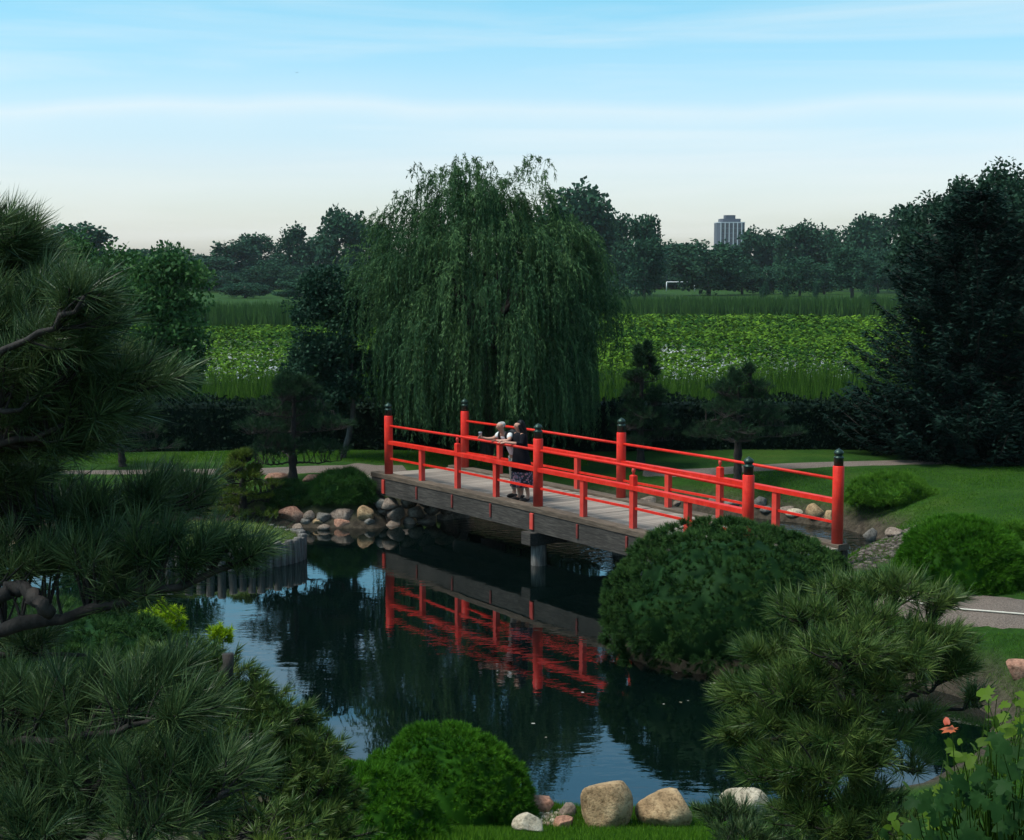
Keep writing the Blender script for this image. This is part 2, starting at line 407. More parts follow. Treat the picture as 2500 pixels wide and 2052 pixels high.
gx = np.concatenate([-np.geomspace(820, 22, 26), np.arange(-20, 15.01, .25), np.geomspace(16, 820, 30)])
gy = np.concatenate([[-40, -20, -8, -2, 2], np.arange(4, 47, .25), np.linspace(47.5, 66, 20), np.linspace(70, 155, 12), np.linspace(158, 215, 24), np.geomspace(225, 1350, 22)])
XX, YY = np.meshgrid(gx, gy); ZZ = ground_z(XX, YY)
V = np.stack([XX.ravel(), YY.ravel(), ZZ.ravel()], 1); nx, ny = len(gx), len(gy)
ii, jj = np.meshgrid(np.arange(nx - 1), np.arange(ny - 1)); b0 = (jj * nx + ii).ravel()
Fq = np.stack([b0, b0 + 1, b0 + nx + 1, b0 + nx], 1)
S = sdist(XX, YY, POND).ravel(); SC = sdist(XX, YY, CREEK).ravel()
soil = np.clip(1 - (S - .25) / .5, 0, 1); soil = np.maximum(soil, np.clip(.5 - SC / .5, 0, 1))
soil = np.maximum(soil, ((YY.ravel() > 60) & (ZZ.ravel() < .05)).astype(float))
soil = np.maximum(soil, .85 * sm(-V[:, 0], .2, 2.0) * sm(-V[:, 1], -13.8, -12.5))
soil = np.maximum(soil, .9 * sm(-V[:, 0], .5, 2.0) * (V[:, 1] < 27))
soil = np.maximum(soil, .85 * sm(V[:, 0], 1.0, 2.0) * sm(-V[:, 1], -12.5, -11))
ground = MB().add(V, Fq, soil).build('ground', M['ground'], smooth=True); tag(ground, kind='structure')

o = MB().add([(-19, 14, 0), (9, 14, 0), (9, 38.5, 0), (-19, 38.5, 0)], [(0, 1, 2, 3)]).build('pond_water', M['water']); tag(o, kind='structure')
o = MB().add([(-400, 60, 0), (400, 60, 0), (400, 215, 0), (-400, 215, 0)], [(0, 1, 2, 3)]).build('lake_water', M['lake']); tag(o, kind='structure')

def path_strip(name, pts, wid, lift=.035):
    pts = np.asarray(pts, float); t = np.linspace(0, 1, 10 * len(pts)); s = np.linspace(0, 1, len(pts))
    p = np.stack([np.interp(t, s, pts[:, 0]), np.interp(t, s, pts[:, 1])], 1)
    k = np.ones(9) / 9
    pp = np.pad(p, ((4, 4), (0, 0)), 'edge'); p = np.stack([np.convolve(pp[:, i], k, 'valid') for i in (0, 1)], 1)
    wd = np.interp(t, s, np.broadcast_to(wid, (len(pts),)))
    d = nrm(np.gradient(p, axis=0)); nn = np.stack([-d[:, 1], d[:, 0]], 1)
    mb = MB(); rows = []
    for u in np.linspace(-.5, .5, 9):
        jit = .05 * np.sin(t * 91 + u * 7) * (abs(u) > .45)
        q = p + nn * (u * wd + jit)[:, None]; z = ground_z(q[:, 0], q[:, 1]) + lift * (1 - (abs(u) * 2) ** 6 * 1.6)
        rows.append(np.column_stack([q, z]))
    Vv = np.concatenate(rows); n = len(t); Fc = []
    for r in range(8):
        a = np.arange(n - 1) + r * n; Fc.append(np.stack([a, a + 1, a + 1 + n, a + n], 1))
    o = MB().add(Vv, np.concatenate(Fc)).build(name, M['gravel'], smooth=True); tag(o, kind='structure'); return p, wd
path_strip('far_path', [(-22, 37.2), (-14, 37.6), (-9, 37.7), (-6, 37.6), (-3.6, 38.3), (-2.6, 38.6)], [.6, .6, .65, .9, 1.4, 1.5])
path_strip('lawn_path', [(3.2, 38.6), (5, 38.3), (8, 38.6), (11, 39.3), (16, 39.6), (22, 39.4)], [.5, .7, .8, .9, .9, .9])
path_strip('bridge_path', [(-4.3, 38.6), (-3.2, 38.0), (-2.4, 37.7)], [1.2, 1.9, 2.1], .05)
NP, _ = path_strip('near_path', [(4.7, 24.6), (5.6, 23.7), (6.6, 22.9), (7.6, 22.2), (9.0, 21.3), (11.0, 20.4)], [1.9, 1.7, 1.5, 1.5, 1.6, 1.7])
# thin pale edging line laid along the near path
q = NP + np.array([[-.12, -.2]]); q = q[18:]
V, Fc = tube(np.column_stack([q, ground_z(q[:, 0], q[:, 1]) + .055]), .014, 6)
tag(MB().add(V, Fc).build('path_cord', solid('cord', [(.3, (.45, .41, .34)), (.7, (.6, .56, .48))], 20, .8), smooth=True), 'thin pale cord lying along the gravel path beside the clipped shrub', 'cord')

n = 1500; x = rng.uniform(CREEK[:, 0].min(), CREEK[:, 0].max(), n); y = rng.uniform(CREEK[:, 1].min(), CREEK[:, 1].max(), n); ok = (sdist(x, y, CREEK) < .15) & (sdist(x, y, POND) > .1); x, y = x[ok], y[ok]
Vp, Fp = ico(1); mb = MB()
for i in range(len(x)):
    s = rng.uniform(.02, .065); mb.add(Vp * np.array([s, s * rng.uniform(.6, 1), s * .5]) + [x[i], y[i], gz(x[i], y[i])], Fp, rng.random())
tag(mb.build('creek_pebbles', foliage('creek_pebble', (.045, .036, .030), (.17, .14, .12), .9, 0, .1), smooth=True), 'brown grey pebbles covering the dry creek bed beside the lawn', 'pebbles', kind='stuff')

# ------------------------------------------------------------------ lake plants: pads, reeds (nobody could count them)
n = 135000
yy = 66 + (yfar(0) - 66) * rng.random(n) ** 1.35; xx = (rng.random(n) - .5) * 2 * (yy * .36 + 2)
ok = yy < yfar(xx) - 1
# open leads of water among the pads
lead = np.sin(yy * .16 + xx * .02 + 1.3) + .5 * np.sin(xx * .07 + yy * .05)
ok &= ~((yy > 150) & (lead > .85) & (rng.random(n) < .93))
ok &= ~((np.hypot((xx - 11.4) / 2.6, (yy - 112.5) / 3.2) < 1))
ok &= ~((xx < -14) & (np.abs(yy - 130 - 2 * np.sin(xx * .3)) < 5) & (rng.random(n) < .9))
xx, yy = xx[ok], yy[ok]; n = len(xx)
r = rng.uniform(.08, .22, n) * (.58 + (yy - 66) / 105); zc = rng.uniform(.02, .34, n) * (rng.random(n) < .75)
tl = nrm(np.stack([rng.normal(0, .42, n), rng.normal(0, .42, n), np.ones(n)], 1)); a, b = perp(tl)
an = np.arange(3) * math.pi / 1.5; c = np.stack([xx, yy, zc + .02], 1)
V = c[:, None] + r[:, None, None] * (np.cos(an)[None, :, None] * a[:, None] + np.sin(an)[None, :, None] * b[:, None])
o = MB().add(V.reshape(-1, 3), (np.arange(n) * 3)[:, None] + np.arange(3)[None], np.repeat(np.clip(rng.random(n) ** 1.9 + .22 * np.sin(xx * .31 + 2 * np.sin(yy * .13)) * np.sin(yy * .21 + 1.5 * np.sin(xx * .11)), 0, 1), 3)).build('lily_pads', M['pad'])
tag(o, 'bright green lily pads covering the lake beyond the hedge', 'lily pads', kind='stuff')

def reeds(name, x, y, h, wd, mat, label, lean=.12):
    n = len(x); z0 = np.maximum(ground_z(x, y), -.05); p0 = np.stack([x, y, z0], 1)
    d = nrm(np.stack([rng.normal(0, lean, n), rng.normal(0, lean, n), np.ones(n)], 1))
    p1 = p0 + d * (h * .55)[:, None]; p2 = p0 + d * h[:, None] + np.stack([rng.normal(0, .16, n), rng.normal(0, .16, n), -np.abs(rng.normal(0, .08, n))], 1) * h[:, None] * .6
    an = rng.uniform(-.6, .6, n); wv = np.stack([np.cos(an), np.sin(an), np.zeros(n)], 1)
    V, T = spikes(p0, p2, wv, wd)
    o = MB().add(V, T, np.repeat(rng.random(n), len(V) // n)).build(name, mat); tag(o, label, 'reeds', kind='stuff')
n = 30000
y = rng.uniform(55, 71, n); x = rng.uniform(-24, 24, n); h = rng.uniform(.9, 2.0, n) * (1 + .14 * np.sin(x * .6) + .12 * np.sin(x * 1.7 + y) + .08 * np.sin(x * 4.1))
reeds('near_reeds', x, y, h, .026, M['reed'], 'band of tall green reeds just behind the dark hedge')
n = 26000
x = rng.uniform(-75, 75, n); y = yfar(x) + rng.uniform(-3, 22, n); h = rng.uniform(1.6, 2.8, n)
reeds('far_reeds', x, y, h, .075, M['reed_far'], 'dark band of reeds along the far lake shore')
# ------------------------------------------------------------------ bridge (local frame: x along the near rail, y across, origin under the middle near post)
M['red'], _t, _b = newmat('red_paint')
_n = noise_node(_t, 5, 6, .65); _n2 = noise_node(_t, 40, 4, .7, stretch=(1, 1, .12))
_r = ramp(_t, _n.outputs['Fac'], [(.30, (.50, .012, .006)), (.52, (.66, .020, .008)), (.78, (.68, .060, .035))])
_r2 = ramp(_t, _n2.outputs['Fac'], [(.28, (.55, .5, .5)), (.46, (1, 1, 1))])
_n3 = noise_node(_t, 11, 7, .72); _r3 = ramp(_t, _n3.outputs['Fac'], [(.0, (0, 0, 0)), (.60, (0, 0, 0)), (.72, (.55, .55, .55))])
_cc = mixc(_t, mixc(_t, _r.outputs['Color'], _r2.outputs['Color'], .75, 'MULTIPLY'), (.42, .10, .075), _r3.outputs['Color'])
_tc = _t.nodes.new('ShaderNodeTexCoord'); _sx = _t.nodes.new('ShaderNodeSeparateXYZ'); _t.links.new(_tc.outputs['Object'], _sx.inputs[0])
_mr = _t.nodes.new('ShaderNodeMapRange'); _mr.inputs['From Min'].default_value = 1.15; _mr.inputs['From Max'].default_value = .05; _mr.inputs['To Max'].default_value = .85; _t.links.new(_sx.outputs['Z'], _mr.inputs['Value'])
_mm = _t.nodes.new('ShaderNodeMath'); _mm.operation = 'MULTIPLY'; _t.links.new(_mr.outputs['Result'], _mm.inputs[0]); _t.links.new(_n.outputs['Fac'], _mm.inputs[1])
_t.links.new(mixc(_t, _cc, (.50, .12, .095), _mm.outputs[0]), _b.inputs['Base Color'])   # paler, pinker paint towards the foot of the posts
_b.inputs['Roughness'].default_value = .5; _b.inputs['Specular IOR Level'].default_value = .25; bump(_t, _b, _n2.outputs['Fac'], .15, .004)
M['red_dull'] = solid('red_dull', [(.35, (.10, .016, .012)), (.65, (.22, .030, .022))], 10, .7)
M['bronze'] = solid('bronze', [(.35, (.012, .030, .022)), (.65, (.040, .072, .055))], 18, .38, .2, .004, metallic=.55)
def woodmat(name, lo, mid, hi, stretch, rnd=.5):
    m, t, b = newmat(name)
    n1 = noise_node(t, 3.0, 8, .65, 'Object', stretch, .5); n2 = noise_node(t, 1.3, 3, .5, 'Object')
    oi = t.nodes.new('ShaderNodeObjectInfo')
    r1 = ramp(t, n1.outputs['Fac'], [(.28, lo), (.5, mid), (.72, hi)])
    r2 = ramp(t, n2.outputs['Fac'], [(.3, (.7, .68, .66)), (.7, (1.15, 1.12, 1.1))])
    r3 = ramp(t, oi.outputs['Random'], [(0, (1 - rnd * .5,) * 3), (1, (1 + rnd * .4,) * 3)])
    c = mixc(t, mixc(t, r1.outputs['Color'], r2.outputs['Color'], .8, 'MULTIPLY'), r3.outputs['Color'], 1.0, 'MULTIPLY')
    t.links.new(c, b.inputs['Base Color']); b.inputs['Roughness'].default_value = .85; b.inputs['Specular IOR Level'].default_value = .2
    bump(t, b, n1.outputs['Fac'], .5, .006); return m
M['deck'] = woodmat('deck_wood', (.15, .122, .10), (.26, .220, .185), (.36, .315, .275), (22, 1.2, 22))
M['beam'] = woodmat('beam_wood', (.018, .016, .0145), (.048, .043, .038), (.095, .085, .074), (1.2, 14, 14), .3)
M['kerb'] = woodmat('kerb_wood', (.045, .033, .024), (.10, .075, .055), (.17, .13, .10), (1.2, 16, 16), .3)
M['pile'] = woodmat('pile_wood', (.035, .032, .03), (.13, .12, .11), (.30, .28, .25), (14, 14, 1.0), .3)

BX, BY, BR = .526, 30.3, R(-56.4)
BU = np.array([math.cos(BR), math.sin(BR), 0]); BV = np.array([-math.sin(BR), math.cos(BR), 0])
def B(s, t, z): return np.array([BX, BY, 0]) + BU * s + BV * t + np.array([0, 0, z])
HL = 6.2; WID = 2.11
def zd(s): return 1.116 + .035 * (1 - (s / HL) ** 2)
bridge = thing('garden_bridge', 'red railed wooden footbridge with grey plank deck crossing the pond', 'bridge', (BX, BY, 0), BR)
def bp(name, V, Fc, mat, parent=bridge, smooth=False):
    return link(name, MB().add(V, Fc).mesh(name, M[mat], smooth), parent)
def swept(s0, s1, t0, t1, a, b, n=16, c=.0):
    """bar that follows the camber; a, b = bottom and top relative to the deck"""
    ss = np.linspace(s0, s1, n); V = []; Fc = []
    for s in ss: V += [(s, t0, zd(s) + a), (s, t1, zd(s) + a), (s, t1, zd(s) + b - c), (s, t1 - c, zd(s) + b), (s, t0 + c, zd(s) + b), (s, t0, zd(s) + b - c)]
    for i in range(n - 1):
        for j in range(6):
            j2 = (j + 1) % 6; Fc.append((i * 6 + j, i * 6 + j2, i * 6 + 6 + j2, i * 6 + 6 + j))
    Fc.append((5, 4, 3, 2, 1, 0)); k = (n - 1) * 6; Fc.append(tuple(k + j for j in range(6)))
    return np.array(V), Fc
# deck planks
pw, gap = .138, .010
V, Fc = cbox(-pw / 2, pw / 2, .115, WID - .115, -.05, 0, .006)
plank_me = MB().add(V, Fc).mesh('plank', M['deck'])
k = 0; s = -HL - .55
while s < HL + .10:
    o = link('plank', plank_me, bridge); o.location = (s, rng.normal(0, .004), zd(s) + rng.normal(0, .0018)); o.rotation_euler = (rng.normal(0, .0015), -math.atan(-2 * .035 * s / HL ** 2), rng.normal(0, .0015))
    s += pw + gap
for t0, t1 in ((-.15, .11), (WID - .11, WID + .15)):
    V, Fc = swept(-HL - .62, HL + .14, t0, t1, -.055, .055, 16, .012); bp('kerb', V, Fc, 'kerb')
for t0, t1 in ((-.135, -.015), (WID + .015, WID + .135)):
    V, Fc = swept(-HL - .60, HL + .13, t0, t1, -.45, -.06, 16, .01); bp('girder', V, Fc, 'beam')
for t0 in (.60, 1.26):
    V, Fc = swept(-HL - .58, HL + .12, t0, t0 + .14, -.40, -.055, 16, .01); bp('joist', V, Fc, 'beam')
# posts, finials, rails
PR = .100; PTOP = 1.43
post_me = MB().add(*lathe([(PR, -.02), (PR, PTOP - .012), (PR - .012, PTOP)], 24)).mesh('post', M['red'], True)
fin = [(.083, 0), (.083, .13), (.092, .135), (.092, .155), (.078, .162), (.066, .17), (.062, .185), (.074, .195), (.084, .21), (.088, .228), (.082, .25), (.066, .268), (.040, .285), (.018, .298), (.006, .312)]
fin_me = MB().add(*lathe(fin, 24)).mesh('finial', M['bronze'], True)
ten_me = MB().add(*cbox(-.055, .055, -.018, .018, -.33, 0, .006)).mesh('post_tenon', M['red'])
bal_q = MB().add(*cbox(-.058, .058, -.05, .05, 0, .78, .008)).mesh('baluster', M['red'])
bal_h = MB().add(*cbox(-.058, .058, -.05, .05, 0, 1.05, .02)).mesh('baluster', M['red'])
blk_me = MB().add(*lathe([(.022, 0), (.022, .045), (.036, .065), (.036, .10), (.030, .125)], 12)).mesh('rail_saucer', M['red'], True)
br_me = MB().add(*cbox(-.028, .028, -.012, .012, -.28, 0, .004)).mesh('baluster_tenon', M['red_dull'])
for ti, t in ((0, 0.0), (1, WID)):
    fs = -1 if ti == 0 else 1
    for s in (-HL, 0, HL):
        z = zd(s)
        o = link('main_post', post_me, bridge); o.location = (s, t, z)
        f = link('finial', fin_me, o); f.location = (0, 0, PTOP - .003)
        q = link('post_tenon', ten_me, o); q.location = (0, fs * .153, -.08)
    for k in (-3, -2, -1, 1, 2, 3):
        s = k * HL / 4; z = zd(s)
        o = link('baluster', bal_h if abs(k) == 2 else bal_q, bridge); o.location = (s, t, z)
        if abs(k) == 2:
            q = link('rail_saucer', blk_me, o); q.location = (0, 0, 1.045)
        q = link('baluster_tenon', br_me, o); q.location = (0, fs * .149, -.08)
    for s0, s1 in ((-HL, 0), (0, HL)):
        e = .055; a_, b_ = (s0 + e, s1 - e)
        za, zb = zd(s0), zd(s1); zm = (za + zb) / 2 + .02
        def pl(zo): return [(a_, t, za + zo), ((a_ + b_) / 2, t, zm + zo), (b_, t, zb + zo)]
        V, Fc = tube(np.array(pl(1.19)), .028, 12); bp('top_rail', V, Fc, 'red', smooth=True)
        def bar(zo, hw, hh):
            V = []; Fc = []
            for (x, y, z) in pl(zo): V += [(x, y - hw, z - hh), (x, y + hw, z - hh), (x, y + hw, z + hh), (x, y - hw, z + hh)]
            for i in range(2):
                for j in range(4):
                    j2 = (j + 1) % 4; Fc.append((i * 4 + j, i * 4 + j2, i * 4 + 4 + j2, i * 4 + 4 + j))
            Fc += [(3, 2, 1, 0), (8, 9, 10, 11)]; return np.array(V), Fc
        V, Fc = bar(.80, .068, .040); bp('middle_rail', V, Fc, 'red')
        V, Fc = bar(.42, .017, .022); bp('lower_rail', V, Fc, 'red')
# pile bent in mid pond
z0 = zd(0) - .455
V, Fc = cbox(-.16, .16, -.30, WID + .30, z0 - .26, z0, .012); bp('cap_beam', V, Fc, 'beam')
for t in (.02, WID - .02):
    V, Fc = lathe([(.165, -1.6), (.160, 0), (.155, z0 - .262)], 18); V = V + np.array([0, t, 0]); bp('pile', V, Fc, 'pile', smooth=True)

# ------------------------------------------------------------------ rocks
def rock_mesh(seed, sx, sy, sz, mat, cuts=9, rough=.05, lift=.0):
    r = np.random.default_rng(seed); V, Fc = ICO3 if seed < 108 else ICO2; V = V.copy()
    for _ in range(cuts):
        d = rdir(1, r)[0]; c = r.uniform(.52, .90); h = V @ d; V = V - np.maximum(h - c, 0)[:, None] * d * .93
    V = V * (1 + rough * 1.3 * sinnoise(V, 3.0, r, 4)[:, None]) * np.array([sx, sy, sz])
    return MB().add(V, Fc).mesh('rock', mat, True)
RK = [0]
def rock(px0, px1, py0, py1, mat, label, group=None, depth=.75, cuts=9, z=None, name='rock', cat='rock', tilt=0.0, ybase=None):
    """a boulder filling that patch of the photograph, seated on the ground there"""
    RK[0] += 1; cx = (px0 + px1) / 2
    p = ground_at(cx, ybase or py1) if z is None else Gz(cx, ybase or py1, z)
    k = p[1] / F; sx = (px1 - px0) / 2 * k * 1.02; hh = (py1 - py0) * k
    sz = hh * .68; sy = sx * depth
    c = np.array([p[0], p[1] + sy * .75, p[2] + hh - sz * .92])
    o = link(name, rock_mesh(100 + RK[0], sx, sy, sz, M[mat], cuts), None); o.location = c
    o.rotation_euler = (rng.normal(0, .04), tilt, rng.uniform(-.3, .3))
    tag(o, label, cat, group); return o
FG = 'boulders on the near bank'; FS_ = 'shore stones left of the bridge'; BS = 'stones on the bank behind the bridge'
rock(1403, 1550, 1905, 2026, 'granite_tan', 'tall rounded tan boulder, the largest on the near grass bank', FG, .8, 7)
rock(1553, 1712, 1940, 2022, 'granite_tan', 'wide peaked tan boulder right of the tallest boulder on the near bank', FG, .7, 11)
rock(1755, 1885, 1932, 2000, 'granite_pale', 'pale boulder half hidden behind the low pine sprig on the near bank', FG, .7, 8)
rock(1272, 1370, 1944, 1992, 'granite_pink', 'long pinkish boulder at the water edge beside the clipped mounds', FG, .55, 8, tilt=.14)
rock(1362, 1412, 1962, 2000, 'granite_brown', 'small purplish brown stone against the left side of the tallest boulder', FG)
rock(1248, 1344, 1994, 2038, 'granite_pale', 'small pale peaked stone in front of the pebbles on the near bank', FG, .7, 10)
rock(1346, 1410, 1999, 2026, 'granite_pink', 'low flat pink stone at the foot of the tallest boulder', FG, .6)
for (x0, x1, y0, y1, m, l) in [
    (674, 748, 1241, 1282, 'granite_pink', 'large pinkish hump stone at the left end of the far shore stones'),
    (738, 772, 1251, 1277, 'granite_brown', 'small dark brown stone touching the large pinkish hump stone'),
    (762, 812, 1256, 1280, 'granite_grey', 'rounded grey brown stone in the middle of the far shore row'),
    (803, 874, 1245, 1272, 'granite_brown', 'long flat topped stone in the back row beside the bridge abutment'),
    (869, 913, 1239, 1276, 'granite_tan', 'upright tan stone leaning against the bridge abutment'),
    (733, 758, 1266, 1283, 'granite_grey', 'small grey stone at the water line under the small brown stone'),
    (754, 792, 1270, 1287, 'granite_tan', 'low tan stone at the water line below the rounded grey brown stone'),
    (803, 858, 1271, 1289, 'granite_pink', 'long low pinkish stone at the water line below the flat topped stone'),
    (888, 916, 1265, 1282, 'granite_grey', 'small grey stone wedged between upright tan stone and abutment')]:
    rock(x0, x1, y0, y1, m, l, FS_)
for (x0, x1, y0, y1, m, l) in [
    (712, 744, 1280, 1298, 'granite_brown', 'blocky brown stone standing in the water nearest the palisade island'),
    (773, 806, 1282, 1295, 'granite_brown', 'low brown stone standing in the water in front of the far shore row'),
    (860, 894, 1275, 1287, 'granite_grey', 'thin flat grey stone standing in the water near the abutment')]:
    rock(x0, x1, y0, y1, m, l, FS_, z=0.0)
for (x0, x1, y0, y1, m, l) in [
    (640, 708, 1158, 1176, 'granite_pink', 'low pink stone by the far path left of the dark pine trunk'),
    (728, 800, 1158, 1178, 'granite_pink', 'long low pink stone by the far path right of the dark pine trunk'),
    (798, 842, 1160, 1178, 'granite_grey', 'grey stone by the far path between two other stones'),
    (842, 880, 1164, 1180, 'granite_grey', 'dark grey stone above the creeping juniper by the bridge'),
    (876, 908, 1162, 1183, 'granite_pale', 'pale stone right against the left end of the bridge')]:
    rock(x0, x1, y0, y1, m, l, 'stones along the far path')
for (x0, x1, y0, y1, m, l) in [
    (1556, 1612, 1216, 1240, 'granite_brown', 'round brown stone seen just right of the middle far post'),
    (1640, 1664, 1224, 1240, 'granite_brown', 'small brown stone seen below the far rail near mid bridge'),
    (1728, 1758, 1216, 1238, 'granite_brown', 'small stone on the far bank left of the low flat stone'),
    (1764, 1812, 1223, 1244, 'granite_grey', 'low flat grey stone on the far bank left of the near end post'),
    (1840, 1880, 1216, 1243, 'granite_grey', 'tall grey stone just right of the near end post'),
    (1855, 1892, 1238, 1257, 'granite_grey', 'rounded grey stone at the water line below the tall grey stone'),
    (1905, 1944, 1236, 1251, 'granite_brown', 'small flat brown stone between the last two far balusters'),
    (1920, 1966, 1246, 1265, 'granite_pale', 'pale low stone at the water line near the far end post'),
    (1966, 2020, 1232, 1268, 'granite_tan', 'slanting tan stone left of the far end post'),
    (2010, 2042, 1250, 1280, 'granite_tan', 'tan stone partly hidden by the far end post'),
    (2106, 2148, 1290, 1322, 'granite_grey', 'grey stone at the mouth of the dry creek bed'),
    (2158, 2214, 1291, 1310, 'granite_brown', 'flat brown stone lying across the dry creek bed'),
    (2212, 2240, 1292, 1312, 'granite_grey', 'small dark stone at the right of the dry creek bed'),
    (2252, 2288, 1271, 1300, 'granite_brown', 'brownish boulder touching the smooth grey boulder on the lawn'),
    (2282, 2350, 1267, 1301, 'granite_grey', 'smooth grey boulder on the right lawn behind the clipped shrub')]:
    rock(x0, x1, y0, y1, m, l, BS, tilt=.35 if 'slanting' in l else 0)
rock(2455, 2530, 1606, 1660, 'granite_pink', 'reddish boulder at the right edge of the lawn', None, .7)
rock(-30, 46, 1238, 1276, 'granite_tan', 'tan boulder on the far bank at the left edge behind the pine', None, .7)

# left abutment of stacked stones
ab = thing('stone_abutment', 'stacked grey stone abutment under the left end of the bridge', 'abutment', tuple(B(-HL - .25, .9, 0)), BR)
r2 = np.random.default_rng(5); k = 0
for row, (z, hgt) in enumerate([(-.18, .34), (.12, .30), (.38, .24)]):
    for fc in ('front', 'side'):
        cnt = 5 if fc == 'front' else 3
        for j in range(cnt):
            me = rock_mesh(700 + k, r2.uniform(.20, .27), r2.uniform(.22, .30), hgt * .66, M[r2.choice(['granite_grey', 'granite_brown', 'granite_brown'])], 12)
            o = link('stone', me, ab); k += 1
            if fc == 'front': o.location = (.52 + r2.normal(0, .03) - row * .03, -.95 + j * .47 + (row % 2) * .15, z + hgt * .4)
            else: o.location = (.16 - j * .42 - (row % 2) * .12, -1.0 + r2.normal(0, .03), z + hgt * .4)
            o.rotation_euler = (r2.normal(0, .1), r2.normal(0, .1), r2.uniform(-.5, .5))
ab2 = thing('stone_footing', 'grey stone footing under the right end of the bridge behind the big clipped pine', 'footing', tuple(B(HL - .3, .9, 0)), BR)
for row, z in enumerate((.05, .32)):
    for j in range(5):
        me = rock_mesh(760 + k, r2.uniform(.22, .3), .28, .19, M['granite_grey'], 12); o = link('stone', me, ab2); k += 1
        o.location = (-.4 + r2.normal(0, .03), -.95 + j * .47 + row * .2, z); o.rotation_euler = (0, 0, r2.uniform(-.4, .4))

# pebbles on the near bank
n = 170; px = rng.uniform(1305, 1372, n); py = rng.uniform(1984, 2018, n); mb = MB(); V0, F0 = ico(2)
for i in range(n):
    p = ground_at(px[i], py[i]); s = rng.uniform(.018, .042)
    mb.add(V0 * np.array([s, s * rng.uniform(.7, 1), s * .7]) + p + np.array([0, 0, s * .3]), F0, rng.random())
tag(mb.build('pebbles', foliage('pebble', (.22, .15, .10), (.48, .40, .30), .85, 0, .2), smooth=True), 'small tan pebbles between the stones on the near bank', 'pebbles', kind='stuff')

# log palisade island
ic = np.array([-6.3, 31.0]); irx, iry = 1.95, 1.35
isl = thing('palisade_island', 'mossy planting island ringed with short upright logs at the left of the pond', 'island', (ic[0], ic[1], 0))
nlog = 58; logm = [MB().add(*lathe([(.085, -.7), (.085, .43 + .03 * k), (.078, .455 + .03 * k), (.03, .46 + .03 * k)], 10)).mesh('log', M['pile'], True) for k in range(3)]
for j in range(nlog):
    a_ = 2 * math.pi * j / nlog
    o = link('log', logm[int(rng.integers(3))], isl); o.location = (irx * math.cos(a_), iry * math.sin(a_), rng.normal(0, .02)); o.rotation_euler = (rng.normal(0, .03), rng.normal(0, .03), rng.uniform(0, 6))
mb = MB(); nr, na = 10, 48; V = [(0, 0, .66)]
for i in range(1, nr + 1):
    u = i / nr
    for j in range(na):
        a_ = 2 * math.pi * j / na; kx = u * .965
        V.append((irx * kx * math.cos(a_), iry * kx * math.sin(a_), .66 - .26 * u ** 3 + .05 * math.sin(5 * a_ + 9 * u) * u + .03 * math.sin(11 * a_ - 7 * u)))
Fc = [(0, 1 + j, 1 + (j + 1) % na) for j in range(na)]
for i in range(nr - 1):
    for j in range(na):
        j2 = (j + 1) % na; Fc.append((1 + i * na + j, 1 + (i + 1) * na + j, 1 + (i + 1) * na + j2, 1 + i * na + j2))
link('moss_mound', mb.add(np.array(V), Fc).mesh('moss_mound', solid('moss', [(.3, (.030, .050, .010)), (.55, (.07, .115, .02)), (.75, (.13, .11, .05))], 9, .95, .8, .03), True), isl)

n = 9000; a_ = rng.uniform(0, 2 * math.pi, n); u = np.sqrt(rng.random(n)) * .98
p0 = np.stack([irx * .965 * u * np.cos(a_), iry * .965 * u * np.sin(a_), .63 - .26 * u ** 3 + .05 * np.sin(5 * a_ + 9 * u) * u + .03 * np.sin(11 * a_ - 7 * u)], 1)
d = nrm(rng.normal(0, .7, (n, 3)) * [1, 1, 0] + [0, 0, 1] + p0 * [.3, .3, 0]); h = rng.uniform(.05, .13, n)[:, None]; an = rng.uniform(0, 3, n)
V, T = spikes(p0, p0 + d * h + rng.normal(0, .03, (n, 3)), np.stack([np.cos(an), np.sin(an), 0 * an], 1), .008)
tag(link('moss_tufts', MB().add(V, T, np.repeat(rng.random(n) ** 1.5, 3)).mesh('moss_tufts', M['gold']), isl), kind='stuff')
# ------------------------------------------------------------------ plants
def tufts(mb, pos, dirs, n, Ln, W, along=.06, sp=(18, 68), bend=.25, r=None, tint=(0, 1), thin=False):
    """bunches of needles: each shoot (pos, dirs) carries n needles fanned around its end"""
    r = r or rng
    k = len(pos); p = np.repeat(np.asarray(pos, float), n, 0); d = np.repeat(nrm(dirs), n, 0); m = len(p)
    u = r.random(m); p = p - d * (u * along)[:, None]
    a, b = perp(d); az = r.uniform(0, 2 * math.pi, m)
    ph = np.radians(sp[0] + (sp[1] - sp[0]) * (.25 + .75 * u) * r.uniform(.55, 1.15, m)); rad = a * np.cos(az)[:, None] + b * np.sin(az)[:, None]
    nd = d * np.cos(ph)[:, None] + rad * np.sin(ph)[:, None]
    ln = Ln * r.uniform(.65, 1.12, m)
    jb = rdir(m, r) * .10
    p1 = p + (nd + jb * .5) * (ln * .5)[:, None]
    p2 = p1 + nrm(nd + d * bend * .8 + jb + np.array([0, 0, -.10])) * (ln * .5)[:, None]
    wv = nrm(np.cross(nd, rdir(m, r)))
    V, T = spikes(p, p2, wv, W * .62) if thin else strips(p, p1, p2, wv, W / 2, W * .42)
    base = np.repeat(r.uniform(tint[0], tint[1], k) ** 1.5, n) * .45 + r.random(m) ** 2.2 * .55
    mb.add(V, T, np.repeat(base, 3 if thin else 5))
def curve(p0, p1, k=5, sag=0.0, wob=0.0, r=None):
    r = r or rng; t = np.linspace(0, 1, k)[:, None]; p = np.asarray(p0) * (1 - t) + np.asarray(p1) * t
    p[:, 2] += sag * np.sin(t[:, 0] * math.pi)
    if wob: p[1:-1] += r.normal(0, wob, (k - 2, 3))
    return p
